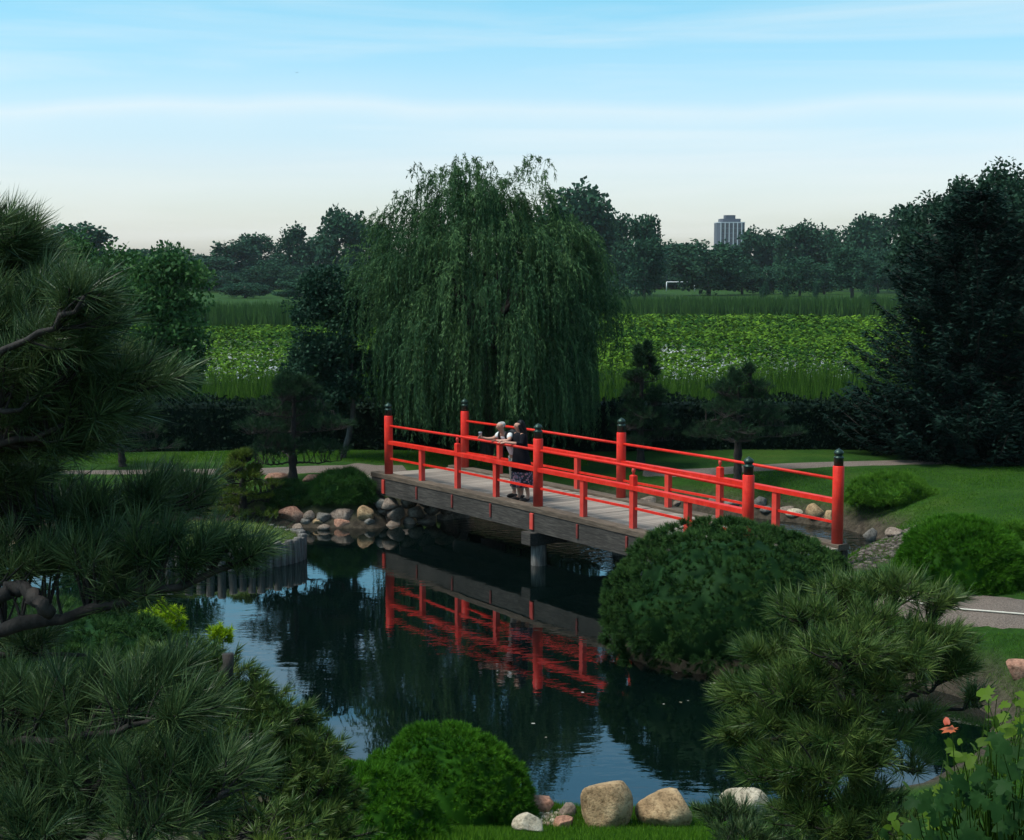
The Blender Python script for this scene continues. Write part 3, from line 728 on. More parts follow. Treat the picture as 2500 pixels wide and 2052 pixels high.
def smooth_line(pts, k=24, wob=0.0, r=None):
    r = r or rng; pts = np.asarray(pts, float); s = np.concatenate([[0], np.cumsum(np.linalg.norm(np.diff(pts, axis=0), axis=1))]); t = np.linspace(0, s[-1], k)
    p = np.stack([np.interp(t, s, pts[:, i]) for i in range(3)], 1)
    for _ in range(2):
        p[1:-1] = .5 * p[1:-1] + .25 * (p[:-2] + p[2:])
    if wob: p[1:-1] += r.normal(0, wob, (k - 2, 3))
    return p

def pine(name, label, base, trunk, branches, pads, Ln, W, nn, mat, twig=.006, seed=1, group=None, sp=(15, 70), cat='pine', along=.09, updir=.7, trunkname='trunk', nsides=8, thin=False):
    """trunk: (points, radii); branches: list of (points, r0, r1); pads: list of (centre, (rx, ry, rz), shoots, out)"""
    r = np.random.default_rng(seed); root = thing(name, label, cat, base, 0, group)
    V, Fc = tube(smooth_line(trunk[0], 24, .004, r), np.interp(np.linspace(0, 1, 24), np.linspace(0, 1, len(trunk[1])), trunk[1]) * (1 + .12 * r.normal(size=24)), 12)
    MB().add(V, Fc).build(trunkname, M['bark'], root, True)
    nodes = [smooth_line(trunk[0], 30)]
    for pts, r0, r1 in branches:
        p = smooth_line(pts, 22, r0 * .35, r); nodes.append(p)
        V, Fc = tube(p, np.linspace(r0, r1, 22) * (1 + .10 * r.normal(size=22)), nsides); MB().add(V, Fc).build('branch', M['bark'], root, True)
    nodes = np.concatenate(nodes)
    P_, D_ = [], []
    for c, rad, n, outd in pads:
        c = np.asarray(c, float); rad = np.asarray(rad, float)
        d = rdir(n, r); d[:, 2] = np.where(d[:, 2] < -.15, -d[:, 2], d[:, 2])
        q = c + d * rad * (r.random((n, 1)) ** .4)
        P_.append(q); D_.append(nrm(d * np.array([1, 1, .6]) + np.array([0, 0, updir]) + np.asarray(outd) + r.normal(0, .22, (n, 3))))
    P_ = np.concatenate(P_); D_ = np.concatenate(D_)
    tw = MB()
    for i in range(len(P_)):
        k = np.argmin(np.linalg.norm(nodes - (P_[i] - D_[i] * .10 - np.array([0, 0, .05])), axis=1)); q = nodes[k]
        ln = np.linalg.norm(P_[i] - q)
        mid = (q * .45 + (P_[i] - D_[i] * min(.12, ln * .4)) * .55) + r.normal(0, ln * .05, 3)
        V, Fc = tube(smooth_line(np.array([q, mid, P_[i] - D_[i] * min(.06, ln * .2), P_[i]]), 5), np.linspace(twig * (1 + ln * 1.2), twig * .55, 5), 4, False); tw.add(V, Fc)
    tag(tw.build('twigs', M['bark'], root, True), kind='stuff')
    nb = MB(); tufts(nb, P_, D_, nn, Ln, W, along, sp, .25, r, thin=thin)
    tag(nb.build('needles', M[mat], root), kind='stuff')
    return root

def bush(name, label, cat, c, rad, npom, m, Ln, W, mat, seed=1, group=None, lump=.07, zmin=-.35, core=.86, sp=78, pow_=1.0, stem=True, flat=0.0):
    """clipped dome of small needle tufts over a dense inside; c is the ground point under it"""
    r = np.random.default_rng(seed); root = thing(name, label, cat, c, 0, group); c = np.asarray(c, float); rad = np.asarray(rad, float)
    nk = max(30, int(npom / 9)); kc = rdir(nk, r); kr = 2.1 / math.sqrt(nk) * r.uniform(.75, 1.35, nk)
    s1, s2 = int(r.integers(1e6)), int(r.integers(1e6)); kt = r.random(nk)
    def shape(dd):
        D = np.linalg.norm(dd[:, None] - kc[None], axis=2) / kr[None]; b = np.maximum(1 - D ** 2, 0).max(1); w_ = kt[np.argmin(D, 1)]
        return 1 + lump * (.9 * sinnoise(dd, 2.6, np.random.default_rng(s1), 2) + 1.0 * (np.sqrt(b) - .6)) + lump * .25 * sinnoise(dd, 14, np.random.default_rng(s2), 2), np.sqrt(b), w_
    dd = nrm(r.normal(size=(npom * 3, 3))); dd = dd[dd[:, 2] > zmin][:int(npom * 1.4)]
    k, b, w_ = shape(dd); bz = np.array([0, 0, -zmin * rad[2] * .8])
    q = c + bz + dd * rad * (k + r.normal(0, .010, len(dd)))[:, None]
    e = .02; t1, t2 = perp(dd)
    g1 = (shape(nrm(dd + t1 * e))[0] - k) / e; g2 = (shape(nrm(dd + t2 * e))[0] - k) / e
    nv = nrm(nrm(dd / rad * rad.min()) - (t1 * g1[:, None] + t2 * g2[:, None]) * .9 + np.array([0, 0, .25]) + r.normal(0, .22, dd.shape))
    nb = MB(); n0 = nb.n; tufts(nb, q - nv * Ln * .35, nv, m, Ln, W, Ln * .6, (4, sp), .05, r, thin=True)
    nb.T[-1] = np.clip(nb.T[-1] * .75 + np.repeat(w_ * .30 + b * .10, m * 3) - .08, 0, 1)  # random tone per lump, plus crease shade put into the tint
    o = nb.build('foliage', M[mat], root); tag(o, kind='stuff')
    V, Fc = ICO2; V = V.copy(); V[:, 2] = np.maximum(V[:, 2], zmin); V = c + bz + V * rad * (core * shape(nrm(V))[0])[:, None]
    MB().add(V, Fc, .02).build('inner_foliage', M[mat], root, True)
    if stem:
        V, Fc = tube(np.array([c + [0, 0, -.1], c + [.03, 0, .15], c + bz]), [.07, .06, .04], 8); MB().add(V, Fc).build('stem', M['bark'], root, True)
    return root

def leaf_cloud(mb, cen, rad, n, Ln, Wd, r, out=.6, down=0.0, tint=None):
    """n leaves on the outside of every clump"""
    k = len(cen); d = rdir(k * n, r); c = np.repeat(cen, n, 0); rr = np.repeat(np.broadcast_to(rad, (k,)), n)
    p = c + d * (rr * (r.random(k * n) ** .45))[:, None] * np.array([1, 1, .8])
    ax = nrm(d * out + rdir(k * n, r) + np.array([0, 0, -down])); side = nrm(np.cross(ax, rdir(k * n, r)))
    V, Fc = leaves(p, ax, side, Ln * r.uniform(.6, 1.2, k * n), Wd * r.uniform(.6, 1.2, k * n))
    t = np.repeat(r.random(k), n) * .5 + r.random(k * n) * .5 if tint is None else tint
    mb.add(V, Fc, np.repeat(t, 4))
def clumps(r, c, rad, n, hollow=.5):
    d = rdir(n, r); return np.asarray(c) + d * np.asarray(rad) * ((hollow + (1 - hollow) * r.random((n, 1))))
def broadleaf(name, label, base, trunk, ells, ncl, crad, nl, Ln, mat, seed, group=None, cat='tree', limbs=10, bark='bark'):
    r = np.random.default_rng(seed); root = thing(name, label, cat, base, 0, group)
    tp = smooth_line(trunk[0], 14, .01, r)
    tb = MB(); V, Fc = tube(tp, np.interp(np.linspace(0, 1, 14), np.linspace(0, 1, len(trunk[1])), trunk[1]), 10); tb.add(V, Fc); cen = []
    for (c, rad, w_) in ells: cen.append(clumps(r, c, rad, int(ncl * w_)))
    cen = np.concatenate(cen); tb.build('trunk', M[bark], root, True)
    lb = MB()
    for i in r.choice(len(cen), min(limbs, len(cen)), replace=False):
        q = tp[int(r.integers(7, 14))]; V, Fc = tube(smooth_line(np.array([q, (q + cen[i]) / 2 + r.normal(0, .08, 3) + [0, 0, .1], cen[i]]), 8), np.linspace(trunk[1][-1] * .8, trunk[1][-1] * .15, 8), 6); lb.add(V, Fc)
    tag(lb.build('limbs', M[bark], root, True), kind='stuff')
    mb = MB(); leaf_cloud(mb, cen, crad * r.uniform(.7, 1.25, len(cen)), nl, Ln, Ln * .62, r); tag(mb.build('crown', M[mat], root), kind='stuff')
    return root

# ---- far trees: a few shapes, every tree its own object
def far_mesh(kind, seed):
    r = np.random.default_rng(seed); mb = MB(); tb = MB()
    tops = {'round': .30, 'oval': .25, 'tall': .15, 'low': .06, 'fir': .05}[kind]
    V, Fc = tube(np.array([(0, 0, -.02), (.005, .0, tops + .1), (0, .01, .7)]), [.028, .022, .01], 6); tb.add(V, Fc)
    if kind == 'fir':
        z = r.random(150) ** 1.2; rr = (1 - z) * .30 * r.random(150) ** .4; a_ = r.uniform(0, 6.28, 150)
        cen = np.stack([rr * np.cos(a_), rr * np.sin(a_), .06 + .9 * z], 1); leaf_cloud(mb, cen, .05, 16, .05, .022, r, .3, .3)
    else:
        el = {'round': [((0, 0, .54), (.36, .36, .40), 56), ((.1, 0, .78), (.24, .24, .17), 16)],
              'oval': [((0, 0, .52), (.30, .30, .43), 56), ((-.08, 0, .80), (.18, .18, .16), 14)],
              'tall': [((0, 0, .50), (.17, .17, .42), 44), ((.03, 0, .86), (.10, .10, .10), 10)],
              'low': [((0, 0, .50), (.46, .46, .42), 56), ((-.2, 0, .45), (.25, .25, .3), 14), ((.2, 0, .5), (.25, .25, .3), 14)]}[kind]
        cen = np.concatenate([clumps(r, c, rad, n, .55) for c, rad, n in el])
        leaf_cloud(mb, cen, r.uniform(.075, .135, len(cen)), 60, .050, .040, r, .5)
    return tb.mesh('trunk', M['bark_grey'], True), mb.mesh('crown', M['decid_far'])
FARM = {k: [far_mesh(k, 900 + 10 * i + j) for j in range(2)] for i, k in enumerate(['round', 'oval', 'tall', 'low', 'fir'])}
FN = [0]
def far_tree(px, top, wpx, Y, kind, label, group='trees on the far shore', base_z=None, name=None):
    FN[0] += 1; k = FN[0]; x = (px - 1250) / F * Y
    bz = float(ground_z(np.array([x]), np.array([float(Y)]))[0]) if base_z is None else base_z
    H = CZ + (660 - top) * Y / F - bz; W = wpx * 1.22 * Y / F
    hw = {'round': .86, 'oval': .72, 'tall': .42, 'low': 1.08, 'fir': .62}[kind]
    o = thing(name or {'fir': 'fir_tree', 'tall': 'poplar_tree'}.get(kind, 'broadleaf_tree'), label, 'tree', (x, Y, bz - .1), k * 2.39, group)
    o.scale = (W / hw, W / hw, H)
    tm, cm = FARM[kind][k % 2]; link('trunk', tm, o); tag(link('crown', cm, o), kind='stuff')
    return o
LG = 'trees across the lake on the left'; RG = 'trees across the lake on the right'
for a_ in [
    (185, 540, 190, 330, 'oval', 'upright many topped tree above the leafy green tree on the left'),
    (60, 590, 200, 300, 'round', 'far tree mostly hidden behind the top of the left pine'),
    (300, 606, 180, 360, 'round', 'far tree just showing over the leafy green tree on the left'),
    (430, 604, 150, 420, 'round', 'far tree beside the right edge of the leafy green tree'),
    (512, 628, 150, 400, 'round', 'low rounded tree at the left end of the far meadow'),
    (575, 582, 120, 430, 'oval', 'far oval tree left of the slender poplar, second from the meadow end'),
    (640, 570, 130, 440, 'round', 'far round tree directly left of the slender poplar'),
    (718, 546, 62, 400, 'tall', 'slender poplar standing above the far trees left of the willow'),
    (780, 572, 100, 410, 'oval', 'far tree in the gap right of the slender poplar'),
    (845, 502, 120, 350, 'oval', 'tallest far tree left of the willow'),
    (905, 545, 130, 360, 'round', 'far round tree touching the left edge of the willow'),
    (545, 655, 130, 380, 'low', 'low spreading far tree at the back of the left meadow'),
    (660, 630, 130, 370, 'low', 'pale spreading far tree below the slender poplar'),
    (740, 640, 120, 365, 'low', 'spreading far tree below the gap right of the poplar'),
    (830, 640, 140, 340, 'low', 'spreading far tree below the tallest left tree'),
    (600, 684, 120, 300, 'low', 'low shrubby thicket at the back of the left meadow'),
    (760, 676, 180, 260, 'low', 'low shrubby thicket left of the small dark tree top')]:
    far_tree(*a_, group=LG)
for a_ in [
    (1400, 448, 200, 330, 'round', 'tall round tree showing above the right shoulder of the willow'),
    (1340, 520, 140, 330, 'oval', 'far tree behind the right shoulder of the willow'),
    (1492, 512, 110, 340, 'oval', 'far tree stepping down right of the tall round tree'),
    (1552, 522, 120, 320, 'round', 'round topped far tree left of the dip in the skyline'),
    (1572, 575, 92, 285, 'oval', 'dark oval tree with bare trunk standing in front of the round topped tree'),
    (1512, 640, 80, 270, 'fir', 'small fir standing on the meadow beside the willow'),
    (1640, 590, 130, 450, 'round', 'low distant tree in the dip of the skyline'),
    (1690, 592, 130, 460, 'round', 'distant tree left of the office tower'),
    (1728, 572, 190, 330, 'low', 'broad dark tree with foliage to the ground behind the goal'),
    (1775, 596, 110, 420, 'round', 'distant tree right below the office tower'),
    (1840, 552, 90, 420, 'oval', 'upright tree just right of the office tower'),
    (1880, 566, 80, 420, 'oval', 'second upright tree right of the office tower'),
    (1942, 538, 110, 400, 'oval', 'taller tree midway between the tower and the dark conifer'),
    (1950, 622, 130, 320, 'low', 'wide tree with bare trunk on the meadow midway to the conifer'),
    (2010, 552, 110, 400, 'round', 'far tree behind the meadow left of the bare trunked tree'),
    (2078, 602, 115, 300, 'round', 'dark tree with bare trunk on the meadow near the conifer'),
    (2075, 545, 110, 390, 'round', 'far tree rising behind the dark bare trunked tree'),
    (2130, 520, 140, 380, 'round', 'far tree on the rising skyline left of the conifer'),
    (2120, 672, 48, 262, 'fir', 'small round evergreen on the meadow beside the conifer'),
    (2195, 498, 150, 370, 'round', 'far tree on the skyline next to the conifer top'),
    (2210, 580, 150, 330, 'low', 'spreading far tree behind the left side of the conifer'),
    (2140, 610, 130, 360, 'low', 'low far tree behind the small evergreen'),
    (1870, 640, 110, 350, 'low', 'low far tree behind the open meadow'),
    (2010, 640, 120, 345, 'low', 'low far tree between the two bare trunked trees'),
    (1610, 640, 120, 440, 'low', 'low far tree left of the broad dark tree'),
    (1810, 640, 120, 345, 'low', 'low far tree right of the broad dark tree'),
    (1440, 600, 120, 320, 'low', 'low far tree beside the willow')]:
    far_tree(*a_, group=RG)
r = np.random.default_rng(3)
for i, px in enumerate(np.linspace(-60, 2560, 30)):     # the wood closing the view behind them
    far_tree(px + r.uniform(-25, 25), r.uniform(598, 636), r.uniform(140, 200), r.uniform(470, 540), ['round', 'low', 'low'][i % 3], 'one of the dim trees of the wood closing the horizon', 'trees of the wood behind the far shore')
for i, px in enumerate(np.linspace(440, 2260, 34)):     # thicket along its foot
    far_tree(px + r.uniform(-15, 15), r.uniform(652, 668), r.uniform(90, 140), r.uniform(425, 455), 'low', 'one of the low bushes along the foot of the far wood', 'bushes at the foot of the far wood', name='thicket_bush')
for px, y0 in ((1868, 700), (1860, 712), (1918, 705), (1990, 702)):     # staked saplings
    far_tree(px, y0 - 14, 16, 265 + (px % 7) * 4, 'round', 'tiny round sapling standing alone on the right meadow', 'saplings on the right meadow', name='sapling')

# ---- trees behind the hedge and on the lawn
broadleaf('broadleaf_tree', 'leafy green tree behind the needles of the left pine', P(300, 1080, 50) * [1, 1, 0] + [0, 0, .8],
    ([P(300, 1085, 50), P(305, 950, 50), P(300, 800, 50)], [.16, .12, .06]),
    [(P(300, 800, 50), (2.7, 2.2, 2.7), .6), (P(410, 700, 50), (1.2, 1.5, 1.3), .18), (P(200, 680, 50.5), (1.5, 1.5, 1.2), .2), (P(430, 880, 49.5), (1.1, 1.4, 1.6), .2)], 190, .55, 130, .18, 'decid', 21)
broadleaf('broadleaf_tree', 'small dark tree with leaning trunk left of the willow', P(838, 1122, 40),
    ([P(836, 1124, 40), P(852, 1060, 40), P(866, 990, 40), P(850, 860, 40)], [.085, .07, .06, .03]),
    [(P(800, 800, 40), (1.0, .9, 1.35), .55), (P(860, 920, 40), (.8, .8, .75), .25), (P(770, 890, 40), (.75, .7, .8), .25), (P(790, 710, 40), (.7, .7, .6), .18), (P(820, 960, 40), (.6, .6, .5), .15)], 130, .30, 110, .12, 'decid_dark', 22, limbs=14, bark='bark_grey')
for (px, top, w_, Y, lab, sd) in [(2300, 440, 260, 72, 'tall leafy tree rising behind the left side of the big conifer', 31), (2410, 392, 230, 66, 'tallest leafy tree on the right behind the big conifer', 32), (2520, 415, 200, 60, 'leafy tree cut by the right edge above the conifer', 33)]:
    zt = CZ + (660 - top) * Y / F; x = (px - 1250) / F * Y; rw = w_ / 2 / F * Y
    broadleaf('broadleaf_tree', lab, (x, Y, .3), ([(x, Y, .0), (x + .1, Y, 3.0), (x, Y, zt - 2)], [.25, .2, .06]),
        [((x, Y, zt * .62), (rw, rw, zt * .30), .5), ((x - rw * .4, Y, zt * .75), (rw * .6, rw * .6, zt * .17), .25), ((x + rw * .3, Y, zt * .86), (rw * .5, rw * .5, zt * .13), .25)], 120, .6, 95, .21, 'decid_dark', sd, 'tall trees behind the conifer')

def conifer(name, label, base, H, prof, seed, mat, nbr=420, lf=70, Ln=.15):
    """layered evergreen: prof(z/H) gives branch reach"""
    r = np.random.default_rng(seed); root = thing(name, label, 'conifer', base); base = np.asarray(base, float)
    V, Fc = tube(base + np.array([(0, 0, -.2), (0, 0, H * .5), (0, 0, H * .97)]), [.26, .16, .03], 12); MB().add(V, Fc).build('trunk', M['bark'], root, True)
    bm_ = MB(); mb = MB()
    u = np.minimum(r.random(nbr) ** 1.15 * .97 + .03, .985); az = r.uniform(0, 2 * math.pi, nbr)
    for i in range(nbr):
        L_ = prof(u[i]) * r.uniform(.62, 1.08); d = np.array([math.cos(az[i]), math.sin(az[i]), 0]); z = u[i] * H
        t = np.linspace(0, 1, 7); sag = r.uniform(.10, .26) * L_
        p = base + np.array([0, 0, z]) + d * (t * L_)[:, None] + np.array([0, 0, 1.0]) * (-sag * np.sin(t * 2.4) + .22 * L_ * t ** 3)[:, None]
        V, Fc = tube(p, np.linspace(.03, .006, 7), 4); bm_.add(V, Fc)
        n = int(lf * L_ / 1.6) + 12; tt = r.random(n) ** .6; q = np.stack([np.interp(tt, t, p[:, k]) for k in range(3)], 1)
        sd = np.array([-d[1], d[0], 0]); lat = r.normal(0, 1, n) * (.09 + .16 * L_ * (1 - tt) * .6)
        q = q + sd * lat[:, None] + np.array([0, 0, 1]) * (-np.abs(lat) * .18 + r.normal(0, .035, n))[:, None]
        ax = nrm(d * .7 + sd * np.sign(lat)[:, None] * .6 + rdir(n, r) * .45 + [0, 0, .05]); sv = nrm(np.cross(ax, rdir(n, r) * .6 + [0, 0, 1.0]))
        V, Fc = trileaves(q, ax, sv, Ln * 1.15 * r.uniform(.7, 1.3, n), Ln * .38); mb.add(V, Fc, np.repeat(r.random() * .6 + r.random(n) * .4, 3))
    tag(bm_.build('branches', M['bark'], root, True), kind='stuff'); tag(mb.build('crown', M[mat], root), kind='stuff'); return root
cb = ground_at(2372, 1112)
conifer('conifer_tree', 'huge near black conifer with layered branches to the ground at the right', (cb[0], cb[1], cb[2] - .05), 7.2,
        lambda u: 3.7 * min(1.0, (1 - u) ** .52 * 1.05) * (1 if u > .08 else .85), 41, 'spruce', 720, 105, .155)

# ---- weeping willow
def willow():
    r = np.random.default_rng(12); Y = 40.4; bx = (1200 - 1250) / F * Y; bz = gz(bx, Y)
    root = thing('weeping_willow', 'large weeping willow with hanging curtains of leaves behind the bridge', 'willow', (bx, Y, bz))
    c = np.array([(1168 - 1250) / F * Y, Y, 5.3])
    V, Fc = tube(smooth_line(np.array([(bx, Y, bz - .2), (bx + .05, Y, 2.4), (bx - .1, Y + .1, 4.2), (c[0], Y, 6.6)]), 14, .02, r), np.linspace(.34, .10, 14), 12); MB().add(V, Fc).build('trunk', M['bark'], root, True)
    lm = MB()
    for i in range(16):
        a_ = i * 2.4; e = np.array([math.cos(a_), math.sin(a_), 0]); q0 = np.array([bx, Y, r.uniform(2.8, 4.6)]); L_ = r.uniform(1.2, 2.5)
        V, Fc = tube(smooth_line(np.array([q0, q0 + e * L_ * .5 + [0, 0, 1.3], q0 + e * L_ + [0, 0, r.uniform(1.6, 3.0)]]), 8), np.linspace(.10, .02, 8), 7); lm.add(V, Fc)
    tag(lm.build('limbs', M['bark'], root, True), kind='stuff')
    n = 760; dd = rdir(n, r); rho = r.uniform(.55, 1.0, n) ** .6
    lob = 1 + .10 * np.sin(4 * np.arctan2(dd[:, 1], dd[:, 0]) + 3 * dd[:, 2]) + .08 * np.sin(7 * dd[:, 0] + 9 * dd[:, 2] + 1)
    ce = np.array([c[0] + .10, Y, 5.15]); q = ce + nrm(dd) * np.array([2.98, 2.5, 3.45]) * (rho * lob * (1 - .09 * np.exp(-((dd[:, 2] - .75) / .22) ** 2)))[:, None]
    keep = q[:, 2] > 2.3; q, dd = q[keep], dd[keep]; n = len(q)
    out_ = nrm(dd * [1, 1, 0] + r.normal(0, .25, (n, 3)) * [1, 1, 0]) * r.uniform(.25, .80, n)[:, None] * np.clip(np.linalg.norm(dd[:, :2], axis=1) + .25, 0, 1)[:, None]
    ln = r.uniform(.9, 2.3, n) * (1 + .35 * (q[:, 2] < 4.5)); ln = np.minimum(ln, q[:, 2] - 1.15 - .5 * sm(-(q[:, 0] - c[0]), .4, 2.4)); ln = np.maximum(ln, .6)
    up = r.uniform(.12, .42, n)
    # feathery plumes on the crown
    for px, py in ((1035, 398), (1062, 402), (1100, 396), (1140, 382), (1180, 388), (1210, 400), (1262, 392), (1292, 372), (1312, 352), (905, 520), (950, 500), (990, 450), (1240, 420), (1340, 450), (1400, 520), (1440, 590), (1015, 430), (1325, 400)):
        t_ = P(px, py, Y + r.uniform(-.8, .8)); sgn = 1 if px > 1150 else -1
        q = np.vstack([q, t_ - [sgn * .15, 0, .75]]); out_ = np.vstack([out_, [sgn * r.uniform(.15, .42), r.normal(0, .1), 0]]); ln = np.append(ln, r.uniform(.7, 1.3)); up = np.append(up, .85)
    S0, D0, LL, UU = [], [], [], []
    m = 9
    S = np.repeat(q, m, 0) + r.normal(0, .12, (len(q) * m, 3)); O = np.repeat(out_, m, 0) * r.uniform(.6, 1.35, (len(q) * m, 1)) + r.normal(0, .10, (len(q) * m, 3)) * [1, 1, 0]
    LN = np.repeat(ln, m) * r.uniform(.65, 1.08, len(q) * m); UP = np.repeat(up, m); ct = np.repeat(r.random(len(q)), m)
    ns = len(S); sw = r.normal(0, .05, (ns, 2))
    def pos(i, t):
        L1 = LN[i]; s = t * L1
        p = S[i] + O[i] * (1 - np.exp(-2.2 * s / .9))[:, None] + np.stack([sw[i, 0] * s, sw[i, 1] * s, UP[i] * np.sin(np.minimum(s / .75, 1) * math.pi * .5) * np.exp(-s * .15) - np.maximum(s - .25, 0) ** 1.12 * .92], 1)
        return p
    nl = np.maximum((LN / .040).astype(int), 8); idx = np.repeat(np.arange(ns), nl); t = r.random(len(idx))
    p = pos(idx, t); p2 = pos(idx, np.minimum(t + .03, 1.03)); tg = nrm(p2 - p)
    ax = nrm(tg * .75 + rdir(len(idx), r) * .75 + [0, 0, -.35]); side = nrm(np.cross(ax, rdir(len(idx), r)))
    V, Fc = trileaves(p, ax, side, .118 * r.uniform(.7, 1.2, len(idx)), .026)
    mb = MB(); mb.add(V, Fc, np.repeat(np.clip(ct[idx] ** 1.4 * .75 + r.random(len(idx)) * .30 - .03, 0, 1), 3))
    tag(mb.build('crown', M['willow'], root), kind='stuff')
    st = MB(); ks = 6; ts = np.linspace(0, 1, ks); wv = nrm(r.normal(size=(ns, 3)) * [1, .3, 0]) * .004
    rows = [pos(np.arange(ns), np.full(ns, t_)) for t_ in ts]
    Vs = np.stack([x for row in rows for x in (row - wv, row + wv)], 1).reshape(-1, 3); bb = (np.arange(ns) * ks * 2)[:, None]
    st.add(Vs, np.concatenate([bb + np.array([2 * k, 2 * k + 1, 2 * k + 3, 2 * k + 2]) for k in range(ks - 1)]), .3)
    tag(st.build('hanging_twigs', M['willow'], root), kind='stuff')
willow()

# ---- clipped hedge behind the lawn
def hedge(x0, x1, y0, y1, zt, label, seed):
    r = np.random.default_rng(seed); root = thing('hedge', label, 'hedge', ((x0 + x1) / 2, y0, .9)); L_ = x1 - x0
    n = int(L_ * 620); f = r.random(n); fr = f < .62
    x = r.uniform(x0, x1, n); z = np.where(fr, r.uniform(.85, zt, n), zt + r.normal(0, .05, n) + .05 * np.sin(x * 1.9) + .04 * np.sin(x * 4.3)); y = np.where(fr, y0 + r.normal(0, .05, n) + .05 * np.sin(x * 2.7 + z * 3), r.uniform(y0, y1, n))
    nn_ = np.where(fr[:, None], [[0, -1, .2]], [[0, -.2, 1]]); ax = nrm(nn_ * .6 + rdir(n, r)); side = nrm(np.cross(ax, rdir(n, r)))
    V, Fc = leaves(np.stack([x, y, z], 1), ax, side, .13 * r.uniform(.6, 1.2, n), .075); mb = MB().add(V, Fc, np.repeat(r.random(n), 4)); tag(mb.build('foliage', M['hedge'], root), kind='stuff')
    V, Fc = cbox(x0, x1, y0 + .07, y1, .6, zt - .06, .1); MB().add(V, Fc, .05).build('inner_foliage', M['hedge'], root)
hedge(-21, 13.5, 41.9, 43.2, 2.28, 'long dark clipped hedge running behind the lawn and willow', 8)

# ---- layered garden pines in the middle distance
def layered(name, label, px, ybase, top, wpx, seed, group=None, mat='pine_far', lean=0.0, ntier=7, Ln=.14, nshoot=54, Y=None, bare=.22):
    r = np.random.default_rng(seed); b = ground_at(px, ybase); Y = b[1]; k = Y / F; H = (ybase - top) * k; W = wpx / 2 * k
    tp = [b + [0, 0, -.1], b + [lean * .4 + r.normal(0, .04), 0, H * .35], b + [lean, 0, H * .7], b + [lean * .8, 0, H * .97]]
    br, pads = [], []
    for i in range(ntier):
        u = bare + (1 - bare) * (i + .5) / ntier; z = H * u; ww = W * (1 - ((u - bare) / (1 - bare)) ** 1.6 * .78) * r.uniform(.75, 1.2)
        for j in range(3):
            a_ = i * 2.1 + j * 2.09 + r.uniform(-.4, .4); d = np.array([math.cos(a_), math.sin(a_), 0])
            q0 = b + [lean * u, 0, z - .12]; q1 = b + np.array([lean * u, 0, z + r.uniform(-.08, .06)]) + d * ww * .82
            br.append(([q0, (q0 + q1) / 2 + r.normal(0, .05, 3), q1], .03 * (1.25 - u), .008))
            pads.append((b + np.array([lean * u, 0, z + .04 + r.normal(0, .07)]) + d * ww * r.uniform(.42, .66), (ww * .46, ww * .46, (.13 * H / ntier * 4.2)), nshoot, d * .35))
    pads.append((b + [lean * .8, 0, H * .95], (W * .30, W * .30, .16), int(nshoot * .6), (0, 0, .4)))
    return pine(name, label, b, (tp, [.11, .09, .06, .015]), br, pads, Ln, .0085, 26, mat, .006, seed, group, (10, 80), thin=True)
GP = 'garden pines around the bridge'
layered('garden_pine', 'layered dark pine with spreading roots on the far shore left of the bridge', 716, 1205, 915, 340, 51, GP, lean=.05, bare=.24, ntier=6, nshoot=70)
layered('garden_pine', 'dark pine behind the bridge just right of the willow', 1565, 1148, 850, 200, 52, GP, ntier=8)
layered('garden_pine', 'broad open pine behind the bridge between the willow and the conifer', 1800, 1185, 915, 300, 53, GP, ntier=6, bare=.38)
layered('garden_pine', 'dim pine at the far left standing behind the left pine branches', 300, 1140, 1010, 330, 54, GP, ntier=4, bare=.30, nshoot=34)
layered('golden_cypress', 'small yellow green cypress with tiered foliage left of the dark shore pine', 592, 1275, 1100, 250, 55, None, 'gold', ntier=6, bare=.08, Ln=.10, nshoot=64)

# ---- low junipers and clipped mounds
def juniper(name, label, px0, px1, py0, py1, mat, seed, npom=420, m=30, Ln=.14, lump=.12, cat='juniper', zmin=-.1, ry=.8):
    b = ground_at((px0 + px1) / 2, py1); k = b[1] / F; rx = (px1 - px0) / 2 * k; h = (py1 - py0) * k * 1.02
    c = b + [0, rx * ry * .8, 0]; c[2] = gz(c[0], c[1]) - .05
    return bush(name, label, cat, c, (rx, rx * ry, max(h * .9, .15)), npom, m, Ln, .010, mat, seed, None, lump, zmin, .80, 80, stem=False)
juniper('creeping_juniper', 'dark creeping juniper spilling down the bank beside the abutment', 742, 915, 1178, 1254, 'juniper', 61, 700, 22, .15)
juniper('creeping_juniper', 'dark creeping juniper under the shore pine', 640, 760, 1196, 1252, 'mugo', 62, 420, 22, .14)
juniper('creeping_juniper', 'juniper on the far bank at the left behind the pine needles', 20, 190, 1190, 1268, 'juniper', 63, 420, 22, .15)
juniper('creeping_juniper', 'olive juniper on the far bank behind the palisade island', 300, 520, 1195, 1262, 'juniper', 64, 500, 22, .15)
juniper('juniper_mound', 'bright green juniper mound with a stone on top on the right lawn', 2074, 2316, 1168, 1240, 'juniper_bright', 65, 900, 24, .11, .14)
rock(2160, 2236, 1150, 1180, 'granite_grey', 'mossy grey stone on top of the bright green juniper mound', None, .7, ybase=1212)
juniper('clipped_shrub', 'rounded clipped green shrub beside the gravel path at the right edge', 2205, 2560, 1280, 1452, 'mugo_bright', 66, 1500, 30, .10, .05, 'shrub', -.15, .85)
juniper('clipped_shrub', 'pale green shrub peeking over the rounded shrub at the right edge', 2440, 2600, 1268, 1320, 'juniper_bright', 67, 400, 26, .10, .05, 'shrub')

